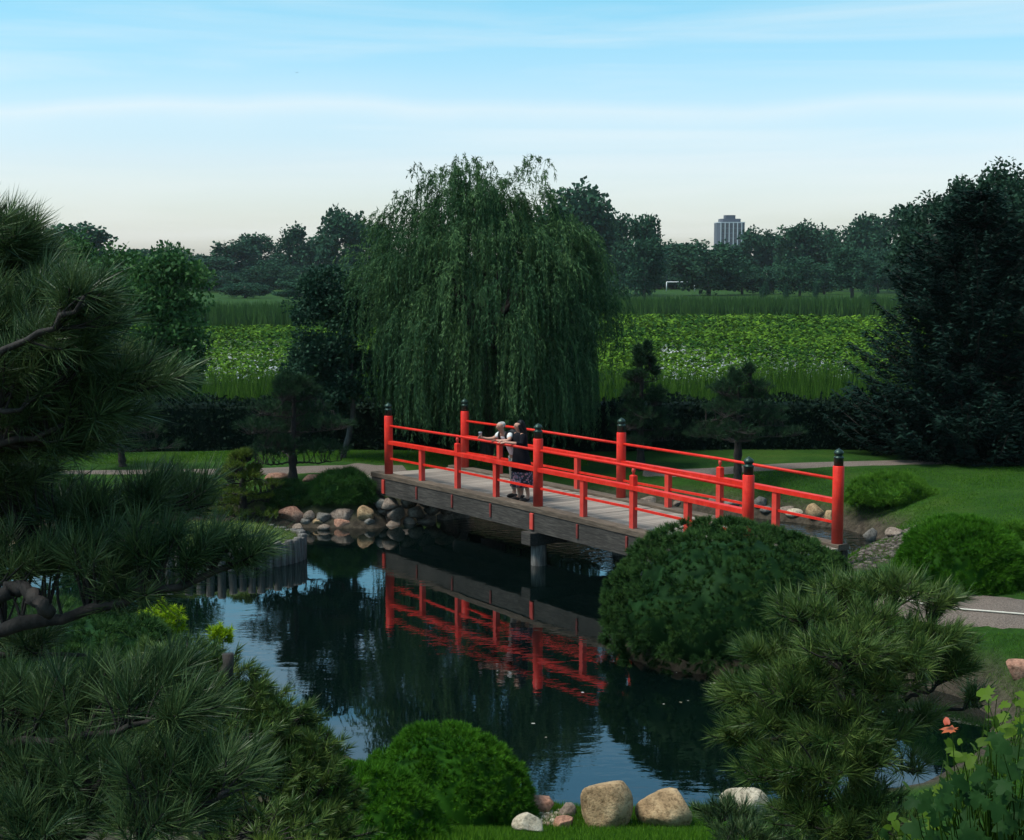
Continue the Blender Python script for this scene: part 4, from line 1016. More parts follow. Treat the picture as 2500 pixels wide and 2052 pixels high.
c = np.array([3.46, 23.25, 0.12])
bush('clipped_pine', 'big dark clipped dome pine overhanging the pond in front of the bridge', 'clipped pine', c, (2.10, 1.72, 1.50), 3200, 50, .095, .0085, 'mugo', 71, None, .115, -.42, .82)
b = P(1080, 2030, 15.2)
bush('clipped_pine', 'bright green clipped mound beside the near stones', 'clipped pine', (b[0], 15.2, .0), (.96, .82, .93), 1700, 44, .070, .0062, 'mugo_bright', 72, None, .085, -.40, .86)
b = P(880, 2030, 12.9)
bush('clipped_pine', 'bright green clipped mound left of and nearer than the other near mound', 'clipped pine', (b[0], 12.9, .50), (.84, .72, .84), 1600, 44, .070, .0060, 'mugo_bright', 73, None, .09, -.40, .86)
for (px, Y, top, rx, lab, sd) in [(150, 20.0, 1500, 1.5, 'dark green spreading shrub on the left bank under the big pine branch', 74), (-60, 21.5, 1470, 1.6, 'dark shrub on the left bank cut by the left edge', 75), (330, 17.6, 1590, 1.1, 'mid green shrub on the left bank just above the pine shrub', 76), (500, 17.0, 1660, .9, 'small dark shrub on the left bank between the pine shrub and the water', 77), (640, 16.4, 1730, .8, 'dark bank shrub at the water edge left of the clipped mounds', 78), (90, 15.5, 1640, 1.3, 'dark shrub on the slope behind the lower left pine branches', 79)]:
    x = (px - 1250) / F * Y; z = gz(x, Y) - .1; h = CZ - (top - 660) * Y / F - z
    bush('bank_shrub', lab, 'shrub', (x, Y, z), (rx, rx * .75, h / 1.28), int(750 * rx), 34, .11, .009, 'mugo', sd, 'shrubs on the left bank', .13, -.3, .82)
# feathery lime shrubs on the left shore
def lime(px, py, w_, h_, label, seed, n=70):
    r = np.random.default_rng(seed); b = Gz(px, py, .02); k = b[1] / F; root = thing('lime_shrub', label, 'shrub', b, 0, 'lime green shrubs on the left shore')
    V, Fc = tube(smooth_line(np.array([b + [0, 0, -.3], b + [.02, 0, .1], b + [0, 0, h_ * k * .85]]), 8), np.linspace(.018, .006, 8), 6); MB().add(V, Fc).build('stem', M['bark'], root, True)
    cen = clumps(r, b + [0, 0, h_ * k * .55], (w_ / 2 * k * .85, w_ / 2 * k * .7, h_ * k * .42), n, .3)
    d = nrm(cen - b - [0, 0, h_ * k * .3] + [0, 0, .1]); mb = MB(); tufts(mb, cen, d, 34, .10, .012, .05, (10, 80), -.3, r, thin=True); tag(mb.build('foliage', M['lime'], root), kind='stuff')
lime(395, 1600, 150, 150, 'lime green feathery shrub under the big left pine branch', 81, 150)
lime(542, 1582, 90, 66, 'small lime green feathery shrub standing at the water edge', 82, 60)

# ---- foreground pines
def PL(*a): return [P(*q) for q in a]
left_br = [
 (PL((-465, 900, 5.6), (-195, 860, 5.4), (-15, 800, 5.3), (85, 740, 5.2)), .022, .006),
 (PL((-465, 980, 5.0), (-165, 900, 4.9), (35, 850, 4.8), (145, 790, 4.7), (205, 725, 4.65)), .026, .006),
 (PL((-465, 760, 5.8), (-205, 640, 5.7), (-45, 560, 5.6), (15, 500, 5.6)), .020, .006),
 (PL((-465, 1120, 5.0), (-145, 1040, 4.9), (45, 1000, 4.9), (135, 960, 4.9)), .022, .006),
 (PL((-465, 1180, 5.2), (-105, 1110, 5.1), (115, 1060, 5.0), (285, 985, 5.0), (365, 940, 5.0)), .022, .006),
 (PL((-420, 1620, 5.3), (-80, 1560, 5.2), (130, 1500, 5.1), (290, 1470, 5.0), (420, 1435, 5.0), (560, 1385, 5.0), (620, 1370, 5.0)), .042, .007),
 (PL((-300, 1500, 5.6), (-60, 1440, 5.5), (120, 1375, 5.4), (230, 1310, 5.4), (330, 1240, 5.4)), .032, .006),
 (PL((-60, 1470, 5.0), (50, 1440, 5.0), (90, 1470, 4.95), (125, 1500, 5.0)), .030, .022),
 (PL((-420, 1850, 4.8), (-100, 1830, 4.8), (60, 1815, 4.8), (250, 1790, 4.75), (430, 1745, 4.7)), .030, .006),
 (PL((-300, 1700, 5.4), (-20, 1600, 5.4), (70, 1590, 5.4), (150, 1610, 5.3), (210, 1600, 5.3)), .020, .006),
 (PL((60, 2200, 4.7), (190, 2030, 4.7), (235, 1985, 4.7), (215, 1940, 4.7), (250, 1900, 4.7)), .026, .010),
 (PL((300, 2200, 4.5), (350, 2010, 4.5), (480, 1980, 4.5), (560, 1930, 4.5)), .020, .006),
]
left_pads = [
 (P(0, 545, 5.6), (.12, .14, .10), 14, (.2, 0, .6)), (P(70, 600, 5.55), (.09, .12, .10), 11, (.7, -.1, .1)),
 (P(-15, 680, 5.6), (.20, .18, .14), 29, (.4, 0, .3)), (P(105, 730, 5.3), (.22, .2, .12), 31, (.5, 0, .3)), (P(210, 725, 4.75), (.10, .12, .09), 14, (.6, -.1, .2)),
 (P(15, 800, 5.2), (.22, .2, .13), 31, (.4, -.1, .3)), (P(145, 850, 4.9), (.20, .2, .12), 29, (.6, 0, .1)), (P(220, 800, 4.8), (.12, .15, .10), 11, (.8, 0, .1)),
 (P(45, 920, 5.0), (.26, .2, .12), 37, (.4, -.1, .3)), (P(215, 930, 5.0), (.20, .2, .11), 20, (.7, 0, .3)), (P(345, 930, 5.0), (.16, .15, .10), 18, (.8, 0, .1)),
 (P(55, 1020, 5.1), (.26, .2, .10), 29, (.4, -.1, .2)), (P(255, 1010, 5.0), (.20, .2, .09), 16, (.7, 0, 0)),
 (P(40, 1090, 5.2), (.24, .2, .10), 31, (.4, 0, .1)), (P(190, 1075, 5.1), (.2, .2, .08), 23, (.6, 0, 0)), (P(20, 1170, 5.4), (.24, .2, .10), 29, (.4, 0, .4)), (P(-10, 900, 5.4), (.22, .2, .2), 37, (.4, 0, .2)), (P(40, 640, 5.7), (.16, .2, .16), 26, (.4, 0, .2)),
 (P(90, 1240, 5.5), (.24, .2, .12), 31, (.3, 0, .6)), (P(230, 1260, 5.4), (.22, .2, .13), 25, (.4, 0, .6)), (P(380, 1230, 5.4), (.16, .2, .13), 16, (.5, 0, .6)), (P(480, 1220, 5.4), (.13, .15, .12), 11, (.5, 0, .6)),
 (P(60, 1370, 5.2), (.22, .2, .11), 29, (.3, -.1, .5)), (P(230, 1370, 5.1), (.20, .2, .12), 23, (.5, -.1, .5)), (P(380, 1350, 5.1), (.20, .2, .13), 25, (.5, 0, .5)), (P(510, 1350, 5.0), (.13, .15, .11), 13, (.7, 0, .5)), (P(620, 1340, 5.0), (.08, .1, .06), 9, (.8, 0, .5)),
 (P(330, 1440, 5.05), (.18, .15, .07), 11, (.5, -.1, .4)),
 (P(80, 1560, 5.4), (.20, .2, .10), 14, (.3, 0, .3)),
 (P(60, 1720, 5.0), (.22, .2, .12), 31, (.3, 0, .5)), (P(210, 1720, 4.9), (.22, .2, .12), 27, (.4, 0, .6)), (P(360, 1710, 4.8), (.18, .2, .12), 23, (.5, 0, .6)), (P(470, 1740, 4.7), (.12, .15, .09), 13, (.8, 0, .2)), (P(420, 1650, 4.9), (.12, .15, .08), 11, (.6, 0, .7)),
 (P(80, 1880, 4.8), (.24, .2, .12), 34, (.3, -.1, .4)), (P(240, 1860, 4.7), (.2, .2, .1), 18, (.4, -.1, .4)),
 (P(400, 1900, 4.6), (.2, .2, .13), 29, (.4, 0, .6)), (P(540, 1900, 4.6), (.16, .2, .12), 23, (.6, 0, .5)), (P(80, 2000, 4.6), (.22, .2, .1), 26, (.3, 0, .4)), (P(420, 2010, 4.5), (.18, .2, .1), 18, (.5, 0, .4)),
]
tb = P(-520, 1200, 5.4)
pine('leaning_pine', 'big long needled pine reaching in from the left edge', (tb[0], tb[1], gz(tb[0], tb[1])), ([(tb[0] - .1, 5.4, gz(tb[0], 5.4) - .1), (tb[0], 5.4, 3.6), (tb[0] + .05, 5.4, 5.0), (tb[0] + .2, 5.5, 6.6)], [.13, .11, .09, .04]),
     left_br, left_pads, .125, .0030, 76, 'needle_dark', .0045, 91, None, (12, 72), along=.11, updir=.35)
# fine needled pine shrub below it
r = np.random.default_rng(92); b = np.array([P(520, 1900, 8.6)[0], 8.6, gz(-1.7, 8.6)])
sp_ = []
for (px, py, Y, rx, rz, n) in [(300, 1640, 8.9, .34, .16, 34), (430, 1620, 8.8, .34, .16, 44), (530, 1650, 8.7, .28, .16, 44), (600, 1715, 8.6, .28, .18, 48), (690, 1775, 8.5, .26, .18, 46), (560, 1800, 8.3, .4, .22, 64), (765, 1850, 8.4, .22, .18, 40), (700, 1900, 8.2, .32, .2, 50), (810, 1950, 8.3, .20, .2, 34), (420, 1760, 8.4, .4, .22, 54), (300, 1830, 8.3, .4, .25, 44), (560, 1960, 7.9, .4, .2, 50), (150, 1680, 8.8, .4, .2, 34), (720, 2020, 7.9, .3, .15, 36), (400, 1990, 7.8, .4, .2, 36), (250, 2010, 7.8, .4, .2, 40), (90, 1960, 8.0, .4, .2, 40), (60, 1800, 8.4, .4, .22, 36), (20, 2050, 7.6, .4, .2, 34), (640, 2050, 7.6, .4, .2, 40), (480, 1900, 8.1, .4, .2, 50), (830, 2050, 8.0, .2, .2, 26), (760, 1960, 8.2, .25, .2, 36), (650, 1830, 8.4, .3, .2, 44)]:
    sp_.append((P(px, py, Y), (rx, rx, rz), n, (.15, -.1, .2)))
pine('pine_shrub', 'dense fine needled pine shrub below the left pine beside the water', tuple(b), ([b + [0, 0, -.1], b + [0, 0, .5], b + [.1, 0, 1.3]], [.09, .07, .03]),
     [([b + [0, 0, .3], (b + q[0]) / 2 + [0, 0, .3], q[0]], .028, .008) for q in sp_], sp_, .078, .0046, 50, 'needle_mid', .004, 93, None, (8, 75), along=.07, updir=.45)
r = np.random.default_rng(94); b = P(700, 2075, 6.4)
pine('pine_seedling', 'pale green pine tips poking up at the bottom edge', (b[0], b[1], gz(b[0], b[1])), ([(b[0], b[1], gz(b[0], b[1]) - .05), (b[0], b[1], b[2] - .05)], [.02, .01]),
     [], [(P(640, 2085, 6.4), (.10, .1, .05), 12, (0, 0, .8)), (P(760, 2090, 6.4), (.12, .1, .05), 14, (0, 0, .8))], .075, .0034, 80, 'gold', .004, 95, None, (8, 60))
# right pine
Yr = 8.0; tbx = P(2095, 1900, Yr)[0]; tz = gz(tbx, Yr)
rp_ = []
for (px, py, Y, rx, rz, n, od) in [(2180, 1440, 8.0, .26, .10, 34, (.1, 0, .5)), (2060, 1440, 8.1, .20, .10, 24, (-.2, 0, .5)), (2290, 1470, 8.0, .15, .09, 16, (.5, 0, .4)),
    (1960, 1500, 7.9, .22, .11, 30, (-.4, 0, .4)), (2110, 1530, 7.7, .28, .11, 38, (0, -.3, .4)), (2270, 1550, 7.8, .22, .10, 26, (.4, -.1, .3)),
    (1870, 1600, 7.9, .20, .12, 28, (-.5, 0, .3)), (1990, 1650, 7.6, .26, .12, 36, (-.2, -.3, .3)), (2160, 1660, 7.5, .26, .10, 30, (.1, -.3, .3)), (2310, 1640, 7.8, .18, .10, 20, (.5, 0, .3)), (2400, 1700, 8.0, .14, .06, 8, (.6, 0, .1)),
    (1820, 1700, 7.9, .18, .12, 26, (-.6, 0, .2)), (1900, 1760, 7.6, .24, .12, 32, (-.4, -.2, .2)), (2090, 1740, 7.4, .22, .08, 16, (0, -.4, .1)), (2260, 1750, 7.7, .2, .08, 14, (.4, -.1, 0)),
    (1800, 1800, 7.8, .16, .10, 20, (-.6, 0, .1)), (1920, 1850, 7.5, .22, .10, 20, (-.3, -.2, .1)),
    (1960, 1930, 7.4, .24, .08, 24, (-.3, -.2, .2)), (2100, 1940, 7.3, .22, .08, 20, (0, -.3, .2)), (2080, 2030, 7.2, .3, .08, 20, (0, -.2, .2)), (2230, 1870, 7.9, .14, .06, 8, (.3, 0, 0)), (2040, 1800, 7.3, .26, .12, 34, (-.1, -.4, .2)), (2160, 1800, 7.4, .22, .10, 26, (.1, -.4, .2)), (1880, 1880, 7.4, .2, .1, 22, (-.4, -.2, .2)), (2060, 1590, 7.4, .3, .12, 36, (0, -.3, .4)), (2220, 1610, 7.5, .25, .1, 28, (.3, -.2, .3)), (1930, 1690, 7.5, .25, .12, 30, (-.3, -.2, .3)), (2000, 1880, 7.2, .25, .1, 26, (-.1, -.3, .2)), (2110, 1860, 7.2, .2, .1, 22, (0, -.3, .2)), (2330, 1590, 7.9, .15, .1, 16, (.5, 0, .3)), (2160, 2000, 7.1, .25, .1, 24, (0, -.2, .3)), (1980, 1990, 7.2, .25, .1, 24, (-.2, -.2, .3))]:
    rp_.append((P(px, py, Y), (rx, rx, rz), n, od))
tr = [(tbx, Yr, tz - .1), P(2105, 1880, Yr), P(2085, 1760, Yr), P(2120, 1620, Yr), P(2130, 1480, Yr)]
pine('garden_pine', 'rounded long needled pine on the near slope at the lower right', (tbx, Yr, tz), (tr, [.085, .075, .06, .045, .015]),
     [([np.array(tr[1 + min(2, k % 3)]) * .5 + np.array(tr[2]) * .5, (np.array(tr[2]) + q[0]) / 2 + [0, 0, -.04], q[0] - [0, 0, .05]], .026, .007) for k, q in enumerate(rp_)], rp_, .112, .0042, 50, 'needle_mid', .005, 97, None, (12, 74), along=.10, updir=.4)
b = P(1790, 2030, 10.8)
pine('low_pine', 'low pine sprig in front of the pale boulder on the near bank', (b[0], 10.8, gz(b[0], 10.8)), ([(b[0] + .5, 10.8, gz(b[0] + .5, 10.8) - .05), (b[0] + .25, 10.8, b[2] + .05), (b[0], 10.8, b[2] + .12)], [.03, .02, .008]),
     [], [(P(1770, 1990, 10.8), (.24, .2, .10), 34, (-.3, 0, .5)), (P(1890, 2010, 10.7), (.22, .2, .10), 30, (0, 0, .5)), (P(1830, 2045, 10.5), (.3, .2, .10), 34, (0, -.2, .4)), (P(2000, 2040, 10.4), (.3, .2, .1), 24, (0, 0, .4))], .105, .0054, 50, 'needle_dark', .005, 98, None, (8, 60), updir=.7)
# ---- near grass
def grass(name, n, xr, yr, label, hmin, hmax, avoid=None):
    x = rng.uniform(*xr, n); y = rng.uniform(*yr, n); s = sdist(x, y, POND); ok = s > .30
    if avoid is not None:
        dm = np.min(np.hypot(x[:, None] - avoid[None, ::3, 0], y[:, None] - avoid[None, ::3, 1]), 1); ok &= dm > .86
    x, y = x[ok], y[ok]; n = len(x); p0 = np.stack([x, y, ground_z(x, y) - .01], 1); h = rng.uniform(hmin, hmax, n) * (.75 + .35 * np.sin(x * 2.1) * np.sin(y * 1.7 + 1) + .2)
    d = nrm(rng.normal(0, .38, (n, 3)) * [1, 1, 0] + [0, 0, 1]); p1 = p0 + d * (h * .55)[:, None]; p2 = p1 + nrm(d + rng.normal(0, .4, (n, 3)) * [1, 1, .3]) * (h * .45)[:, None]
    an = rng.uniform(-1, 1, n); V, T = spikes(p0, p2, np.stack([np.cos(an), np.sin(an), np.zeros(n)], 1), .0038 if hmax > .065 and yr[0] < 20 else .007)
    tag(MB().add(V, T, np.repeat(rng.random(n), 3)).build(name, M['blade']), label, 'grass', kind='stuff')
grass('near_grass', 60000, (-1.2, 3.4), (12.4, 17.0), 'short green grass around the boulders on the near bank', .05, .10)
grass('lawn_grass', 65000, (4.9, 9.0), (14.5, 23.4), 'mown green grass on the right below the gravel path', .035, .07, NP)

grass('garden_grass', 80000, (4.5, 14.5), (26.0, 38.0), 'smooth mown lawn grass behind the right end of the bridge', .03, .06)
grass('far_grass', 30000, (-13, 2), (39.3, 41.6), 'narrow strip of lawn grass in front of the dark hedge', .03, .07)
# petals and leaf scraps on the water
px = np.concatenate([rng.uniform(1600, 1780, 9), rng.uniform(1000, 1600, 5)]); py = np.concatenate([rng.uniform(1640, 1720, 9), rng.uniform(1620, 1880, 5)]); mb = MB()
for i in range(len(px)):
    p = Gz(px[i], py[i], .004); a_ = rng.uniform(0, 6.28, 1)[0] + np.arange(6) * math.pi / 3; k = rng.uniform(.012, .03); mb.add(p + np.stack([np.cos(a_) * k, np.sin(a_) * k * .6, .003 * np.cos(3 * a_)], 1), [tuple(range(6))], rng.random())
tag(mb.build('floating_petals', foliage('petal', (.25, .22, .12), (.75, .72, .66), .6, .2, .2)), 'pale petals and leaf scraps floating on the dark pond', 'petals', kind='stuff')

# ---- broad leaved plant at the lower right corner
def leafmesh(kind, seed, mat):
    r = np.random.default_rng(seed)
    if kind == 'lobed':
        lob = [(-180, .10), (-150, .42), (-128, .30), (-108, .62), (-86, .40), (-62, .80), (-42, .50), (-22, .78), (0, 1.0), (22, .78), (42, .50), (62, .80), (86, .40), (108, .62), (128, .30), (150, .42)]
    else: lob = [(-180, .05), (-120, .30), (-80, .38), (-45, .52), (-20, .78), (0, 1.0), (20, .78), (45, .52), (80, .38), (120, .30)]
    V = [(0, 0, 0)]; ring = []
    for a_, q in lob:
        q = q * r.uniform(.88, 1.1); x, y = q * math.sin(R(a_)), q * math.cos(R(a_)); V.append((x, y, .16 * abs(x) - .22 * q * q + r.normal(0, .03)))
    for a_, q in lob: x, y = .5 * q * math.sin(R(a_)), .5 * q * math.cos(R(a_)); V.append((x, y, .14 * abs(x) - .04 * q * q + r.normal(0, .012)))
    n = len(lob); Fc = []
    for j in range(n):
        j2 = (j + 1) % n; Fc += [(0, 1 + n + j, 1 + n + j2), (1 + n + j, 1 + j, 1 + j2, 1 + n + j2)]
    return MB().add(np.array(V), Fc, r.uniform(.1, .9)).mesh('leaf', M[mat], True)
M['leaf_red'] = foliage('leaf_red', (.45, .06, .025), (.55, .16, .05), .5, .35, .3)
LC = [leafmesh('lobed', 300 + k, 'leaf_cool') for k in range(6)]; LW = [leafmesh('plain', 320 + k, 'leaf_warm') for k in range(5)] + [leafmesh('lobed', 330, 'leaf_warm')]
lb = P(2420, 2200, 5.4); lb[2] = gz(lb[0], lb[1])
lp = thing('leafy_shrub', 'broad leaved green shrub filling the lower right corner', 'shrub', lb)
r = np.random.default_rng(44); stems = []
def put_leaf(me, p, size, up, yaw):
    o = link('leaf', me, lp); o.location = p - lb; o.scale = (size,) * 3
    q = Vector(up).to_track_quat('Z', 'Y'); e = q.to_euler(); o.rotation_euler = e; o.rotation_euler.rotate_axis('Z', yaw); return o
cool = [(2470, 1905), (2420, 1960), (2380, 1925), (2340, 1885), (2330, 1990), (2400, 2030), (2460, 2010), (2500, 1960), (2290, 2040), (2360, 2050), (2440, 1870), (2490, 1850), (2300, 1910), (2250, 2040), (2150, 2020), (2490, 2055), (2430, 1910), (2350, 1950), (2480, 1800), (2440, 1790)]
for (px, py) in cool + [(r.uniform(2230, 2530), r.uniform(1890, 2100)) for _ in range(100)] + [(r.uniform(2400, 2530), r.uniform(1760, 1900)) for _ in range(22)]:
    p = P(px + r.normal(0, 8), py + 25 + r.normal(0, 8), r.uniform(4.6, 5.8)); put_leaf(LC[int(r.integers(6))], p, r.uniform(.038, .066), nrm(np.array([r.normal(0, .4), -.95 + r.normal(0, .35), .8])), r.uniform(-1.6, 1.6) + math.pi); stems.append(p)
for i in range(96):
    px, py = [(r.uniform(2400, 2520), r.uniform(1690, 1800)), (r.uniform(2170, 2340), r.uniform(1920, 2080)), (r.uniform(2300, 2440), r.uniform(1800, 1960))][i % 3]
    p = P(px, py, r.uniform(5.0, 6.2)); put_leaf(LW[int(r.integers(6))], p, r.uniform(.028, .058), nrm(np.array([r.normal(0, .5), -.6 + r.normal(0, .4), .8])), r.uniform(0, 6.28)); stems.append(p)
o = put_leaf(leafmesh('lobed', 340, 'leaf_red'), P(2325, 1782, 5.0), .050, nrm(np.array([-.1, -.12, 1.0])), 1.5); tag(o, 'single red and orange leaf')
o = put_leaf(leafmesh('plain', 341, 'leaf_red'), P(2312, 1768, 5.0), .03, nrm(np.array([-.3, -.6, .5])), .3); tag(o, 'small curled red leaf'); stems += [P(2325, 1782, 5.0)]
mb = MB()
for p in stems:
    q = np.array([p[0] * .85 + lb[0] * .15 + r.normal(0, .03), p[1] + .05, max(lb[2], p[2] - r.uniform(.12, .3))]); V, Fc = tube(smooth_line(np.array([lb + [r.normal(0, .1), r.normal(0, .1), -.02], (q + lb) / 2 + r.normal(0, .04, 3), q, p]), 8), np.linspace(.005, .0014, 8), 5); mb.add(V, Fc, r.random() * .3)
tag(mb.build('stems', M['leaf_warm'], lp, True), kind='stuff')

# ------------------------------------------------------------------ two people at the rail
def plain(name, col, rough=.8, spec=.3):
    m, t, b = newmat(name); n = noise_node(t, 30, 4, .6); c = np.array(col)
    rr = ramp(t, n.outputs['Fac'], [(.3, tuple(c * .82)), (.7, tuple(np.minimum(c * 1.12, .95)))]); t.links.new(rr.outputs['Color'], b.inputs['Base Color'])
    b.inputs['Roughness'].default_value = rough; b.inputs['Specular IOR Level'].default_value = spec; return m
M['skin'] = plain('skin', (.46, .24, .17), .55); M['shirt'] = plain('shirt', (.72, .71, .69)); M['black_cloth'] = plain('black_cloth', (.007, .0075, .011), .9, .1)
M['trouser'] = plain('trouser', (.34, .30, .26)); M['hair_grey'] = plain('hair_grey', (.36, .33, .30), .7); M['hair_black'] = plain('hair_black', (.005, .0045, .005), .6, .2)
M['shoe'] = plain('shoe', (.025, .018, .016), .6); M['eye'] = plain('eye', (.015, .012, .010), .3); M['cup'] = plain('cup', (.30, .31, .33), .35, .5); M['strap'] = plain('strap', (.010, .010, .012), .7)
m, t, b_ = newmat('floral'); v = t.nodes.new('ShaderNodeTexVoronoi'); v.inputs['Scale'].default_value = 24; cc = t.nodes.new('ShaderNodeTexCoord'); t.links.new(cc.outputs['Object'], v.inputs['Vector'])
rr = ramp(t, v.outputs['Distance'], [(.20, (.34, .12, .14)), (.36, (.20, .16, .20)), (.48, (.012, .012, .022))]); rr.color_ramp.interpolation = 'CONSTANT'
rz = ramp(t, v.outputs['Color'], [(.3, (.5, .9, 1.1)), (.7, (1.5, 1, 1))]); t.links.new(mixc(t, rr.outputs['Color'], rz.outputs['Color'], .7, 'MULTIPLY'), b_.inputs['Base Color']); b_.inputs['Roughness'].default_value = .8; M['floral'] = m
def skinned(name, chains, mat, parent, sub=2):
    """chains: list of (points with radius (x,y,z,r), edges); grown into one smooth surface"""
    Vv, E, rad, roots = [], [], [], []
    for pts, ed in chains:
        k = len(Vv); roots.append(k); Vv += [p[:3] for p in pts]; rad += [p[3] for p in pts]; E += [(a + k, b + k) for a, b in ed]
    me = bpy.data.meshes.new(name); me.from_pydata(Vv, E, []); me.materials.append(M[mat]); o = link(name, me, parent)
    md = o.modifiers.new('skin', 'SKIN'); md.use_smooth_shade = True; md.branch_smoothing = .6
    sv = me.skin_vertices[0].data
    for i, q in enumerate(rad): sv[i].radius = (q, q) if np.isscalar(q) else q; sv[i].use_root = i in roots; sv[i].use_loose = False
    s2 = o.modifiers.new('subsurf', 'SUBSURF'); s2.levels = sub; s2.render_levels = sub
    return o
def line(pts): return (pts, [(i, i + 1) for i in range(len(pts) - 1)])
def hand_chains(w, f, side, curl=.5):
    """five fingers from wrist w along direction f; side = direction of the thumb"""
    w = np.array(w); f = nrm(np.array(f)); s = nrm(np.array(side) - f * np.dot(side, f)); n = np.cross(f, s); n = n if n[2] < 0 else -n; out = []
    for k, (off, L_) in enumerate(((.030, .068), (.010, .076), (-.010, .070), (-.028, .056))):
        a = w + f * .075 + s * off * .85; b = a + f * L_ * .5 + n * curl * .012; c = b + (f * (1 - curl * .6) + n * curl) * L_ * .5
        out.append(line([tuple(w + f * .05 + s * off * .5) + (.010,), tuple(a) + (.0095,), tuple(b) + (.0085,), tuple(c) + (.007,)]))
    a = w + f * .03 + s * .035; out.append(line([tuple(w + f * .02 + s * .012) + (.011,), tuple(a) + (.010,), tuple(a + (f * .7 + s * .5) * .035) + (.009,), tuple(a + (f + s * .2) * .06) + (.007,)]))
    return out
def ell(name, c, rad, mat, parent, V0=None, rot=None, cut=None):
    V, Fc = ICO2; V = V.copy()
    if cut is not None: keep = cut(V); V = V * np.where(keep, 1.0, .80)[:, None]
    V = V * np.array(rad)
    if rot is not None: V = V @ np.array(rot).T
    return link(name, MB().add(V + np.array(c), Fc).mesh(name, M[mat], True), parent)
def loft(name, rings, mat, parent, n=20, wav=0.0):
    V = []; Fc = []; an = np.linspace(0, 2 * math.pi, n, endpoint=False)
    for i, (z, cx, cy, rx, ry) in enumerate(rings):
        k = 1 + wav * np.cos(an * 7 + i * .3) * (i / len(rings)); V += list(np.stack([cx + rx * np.cos(an) * k, cy + ry * np.sin(an) * k, np.full(n, z)], 1))
    for i in range(len(rings) - 1):
        for j in range(n):
            j2 = (j + 1) % n; Fc.append((i * n + j, i * n + j2, (i + 1) * n + j2, (i + 1) * n + j))
    Fc += [tuple(range(n))[::-1], tuple((len(rings) - 1) * n + j for j in range(n))]
    return link(name, MB().add(np.array(V), Fc).mesh(name, M[mat], True), parent)

# man: leans on the rail, forearms on the top bar, cup in the right hand
sm_, tm_ = -1.40, 0.0
man = thing('person', 'person in a white shirt with black straps leaning on the bridge rail holding a cup', 'person', tuple(B(sm_, tm_, zd(sm_))), BR + .12)
RZ = 1.225                       # top of the rail
hd = (0.0, -.03, 1.565)
body = [(0, .44, .93, .125), (0, .36, 1.10, .125), (0, .25, 1.247, .135), (0, .14, 1.360, .11), (0, .075, 1.415, .055), (0, .03, 1.475, .058), (0, -.005, 1.540, .082), (0, .012, 1.590, .090), (0, .015, 1.625, .060)]
ed = [(i, i + 1) for i in range(8)]
def add(parent_i, pts):
    k = len(body); body.extend(pts); ed.append((parent_i, k)); ed.extend((k + i, k + i + 1) for i in range(len(pts) - 1))
add(3, [(-.17, .13, 1.373, .068), (-.235, .06, 1.293, .046), (-.255, .0, RZ + .045, .042), (-.31, -.10, RZ + .05, .034), (-.35, -.18, RZ + .075, .026), (-.365, -.225, RZ + .085, .030)])
add(3, [(.17, .13, 1.373, .068), (.235, .06, 1.293, .046), (.25, .0, RZ + .045, .042), (.14, -.06, RZ + .04, .034), (.045, -.10, RZ + .04, .026), (.0, -.115, RZ + .035, .030)])
add(0, [(-.10, .44, .86, .095), (-.115, .45, .48, .062), (-.12, .50, .12, .042), (-.12, .47, .05, .045), (-.12, .38, .035, .035)])
add(0, [(.10, .44, .86, .095), (.115, .45, .48, .062), (.12, .50, .12, .042), (.12, .47, .05, .045), (.12, .38, .035, .035)])
nose = line([(0, -.075, 1.555, .014), (0, -.108, 1.540, .013)]); ears = [line([(sx * .085, .01, 1.565, .012), (sx * .098, .025, 1.550, .016)]) for sx in (-1, 1)]
skinned('body', [(body, ed), nose] + ears + hand_chains((-.350, -.18, RZ + .075), (-.25, -.9, .15), (.3, -.2, .9), .9) + hand_chains((.045, -.10, RZ + .04), (-.95, -.3, -.05), (0, -.9, .3), .35), 'skin', man)
skinned('shirt', [([(0, .435, .92, .150), (0, .36, 1.10, .145), (0, .25, 1.253, .155), (0, .145, 1.353, .135), (0, .10, 1.397, .075), (-.165, .13, 1.377, .085), (-.235, .06, 1.297, .068), (.165, .13, 1.377, .085), (.235, .06, 1.297, .068)], [(0, 1), (1, 2), (2, 3), (3, 4), (3, 5), (5, 6), (3, 7), (7, 8)])], 'shirt', man)
skinned('trousers', [([(0, .44, .97, .14), (-.10, .44, .84, .108), (-.116, .45, .48, .078), (-.12, .495, .16, .064), (.10, .44, .84, .108), (.116, .45, .48, .078), (.12, .495, .16, .064)], [(0, 1), (1, 2), (2, 3), (0, 4), (4, 5), (5, 6)])], 'trouser', man)
for sx in (-1, 1):
    V, Fc = tube(smooth_line(np.array([(sx * .10, .30, 1.333), (sx * .115, .20, 1.435), (sx * .11, .06, 1.430), (sx * .105, .045, 1.333), (sx * .12, .12, 1.233), (sx * .14, .24, 1.14)]), 20), .021, 8); link('strap', MB().add(V, Fc).mesh('strap', M['strap'], True), man)
    ell('eye', (sx * .033, -.080, 1.572), (.011, .008, .008), 'eye', man)
    ell('shoe', (sx * .12, .43, .045), (.052, .145, .048), 'shoe', man)
ell('backpack', (0, .40, 1.280), (.15, .10, .21), 'strap', man, rot=[[1, 0, 0], [0, .92, -.38], [0, .38, .92]])
V, Fc = ICO2; V = V.copy(); k = (V[:, 1] > -.05) & (V[:, 2] > -.45) & (V[:, 2] < .62 + .2 * (V[:, 1] > .4)); V = V * np.where(k, 1.0, .70)[:, None] * np.array([.098, .108, .094]) + np.array([0, .018, 1.582]); link('hair', MB().add(V, Fc).mesh('hair', M['hair_grey'], True), man)
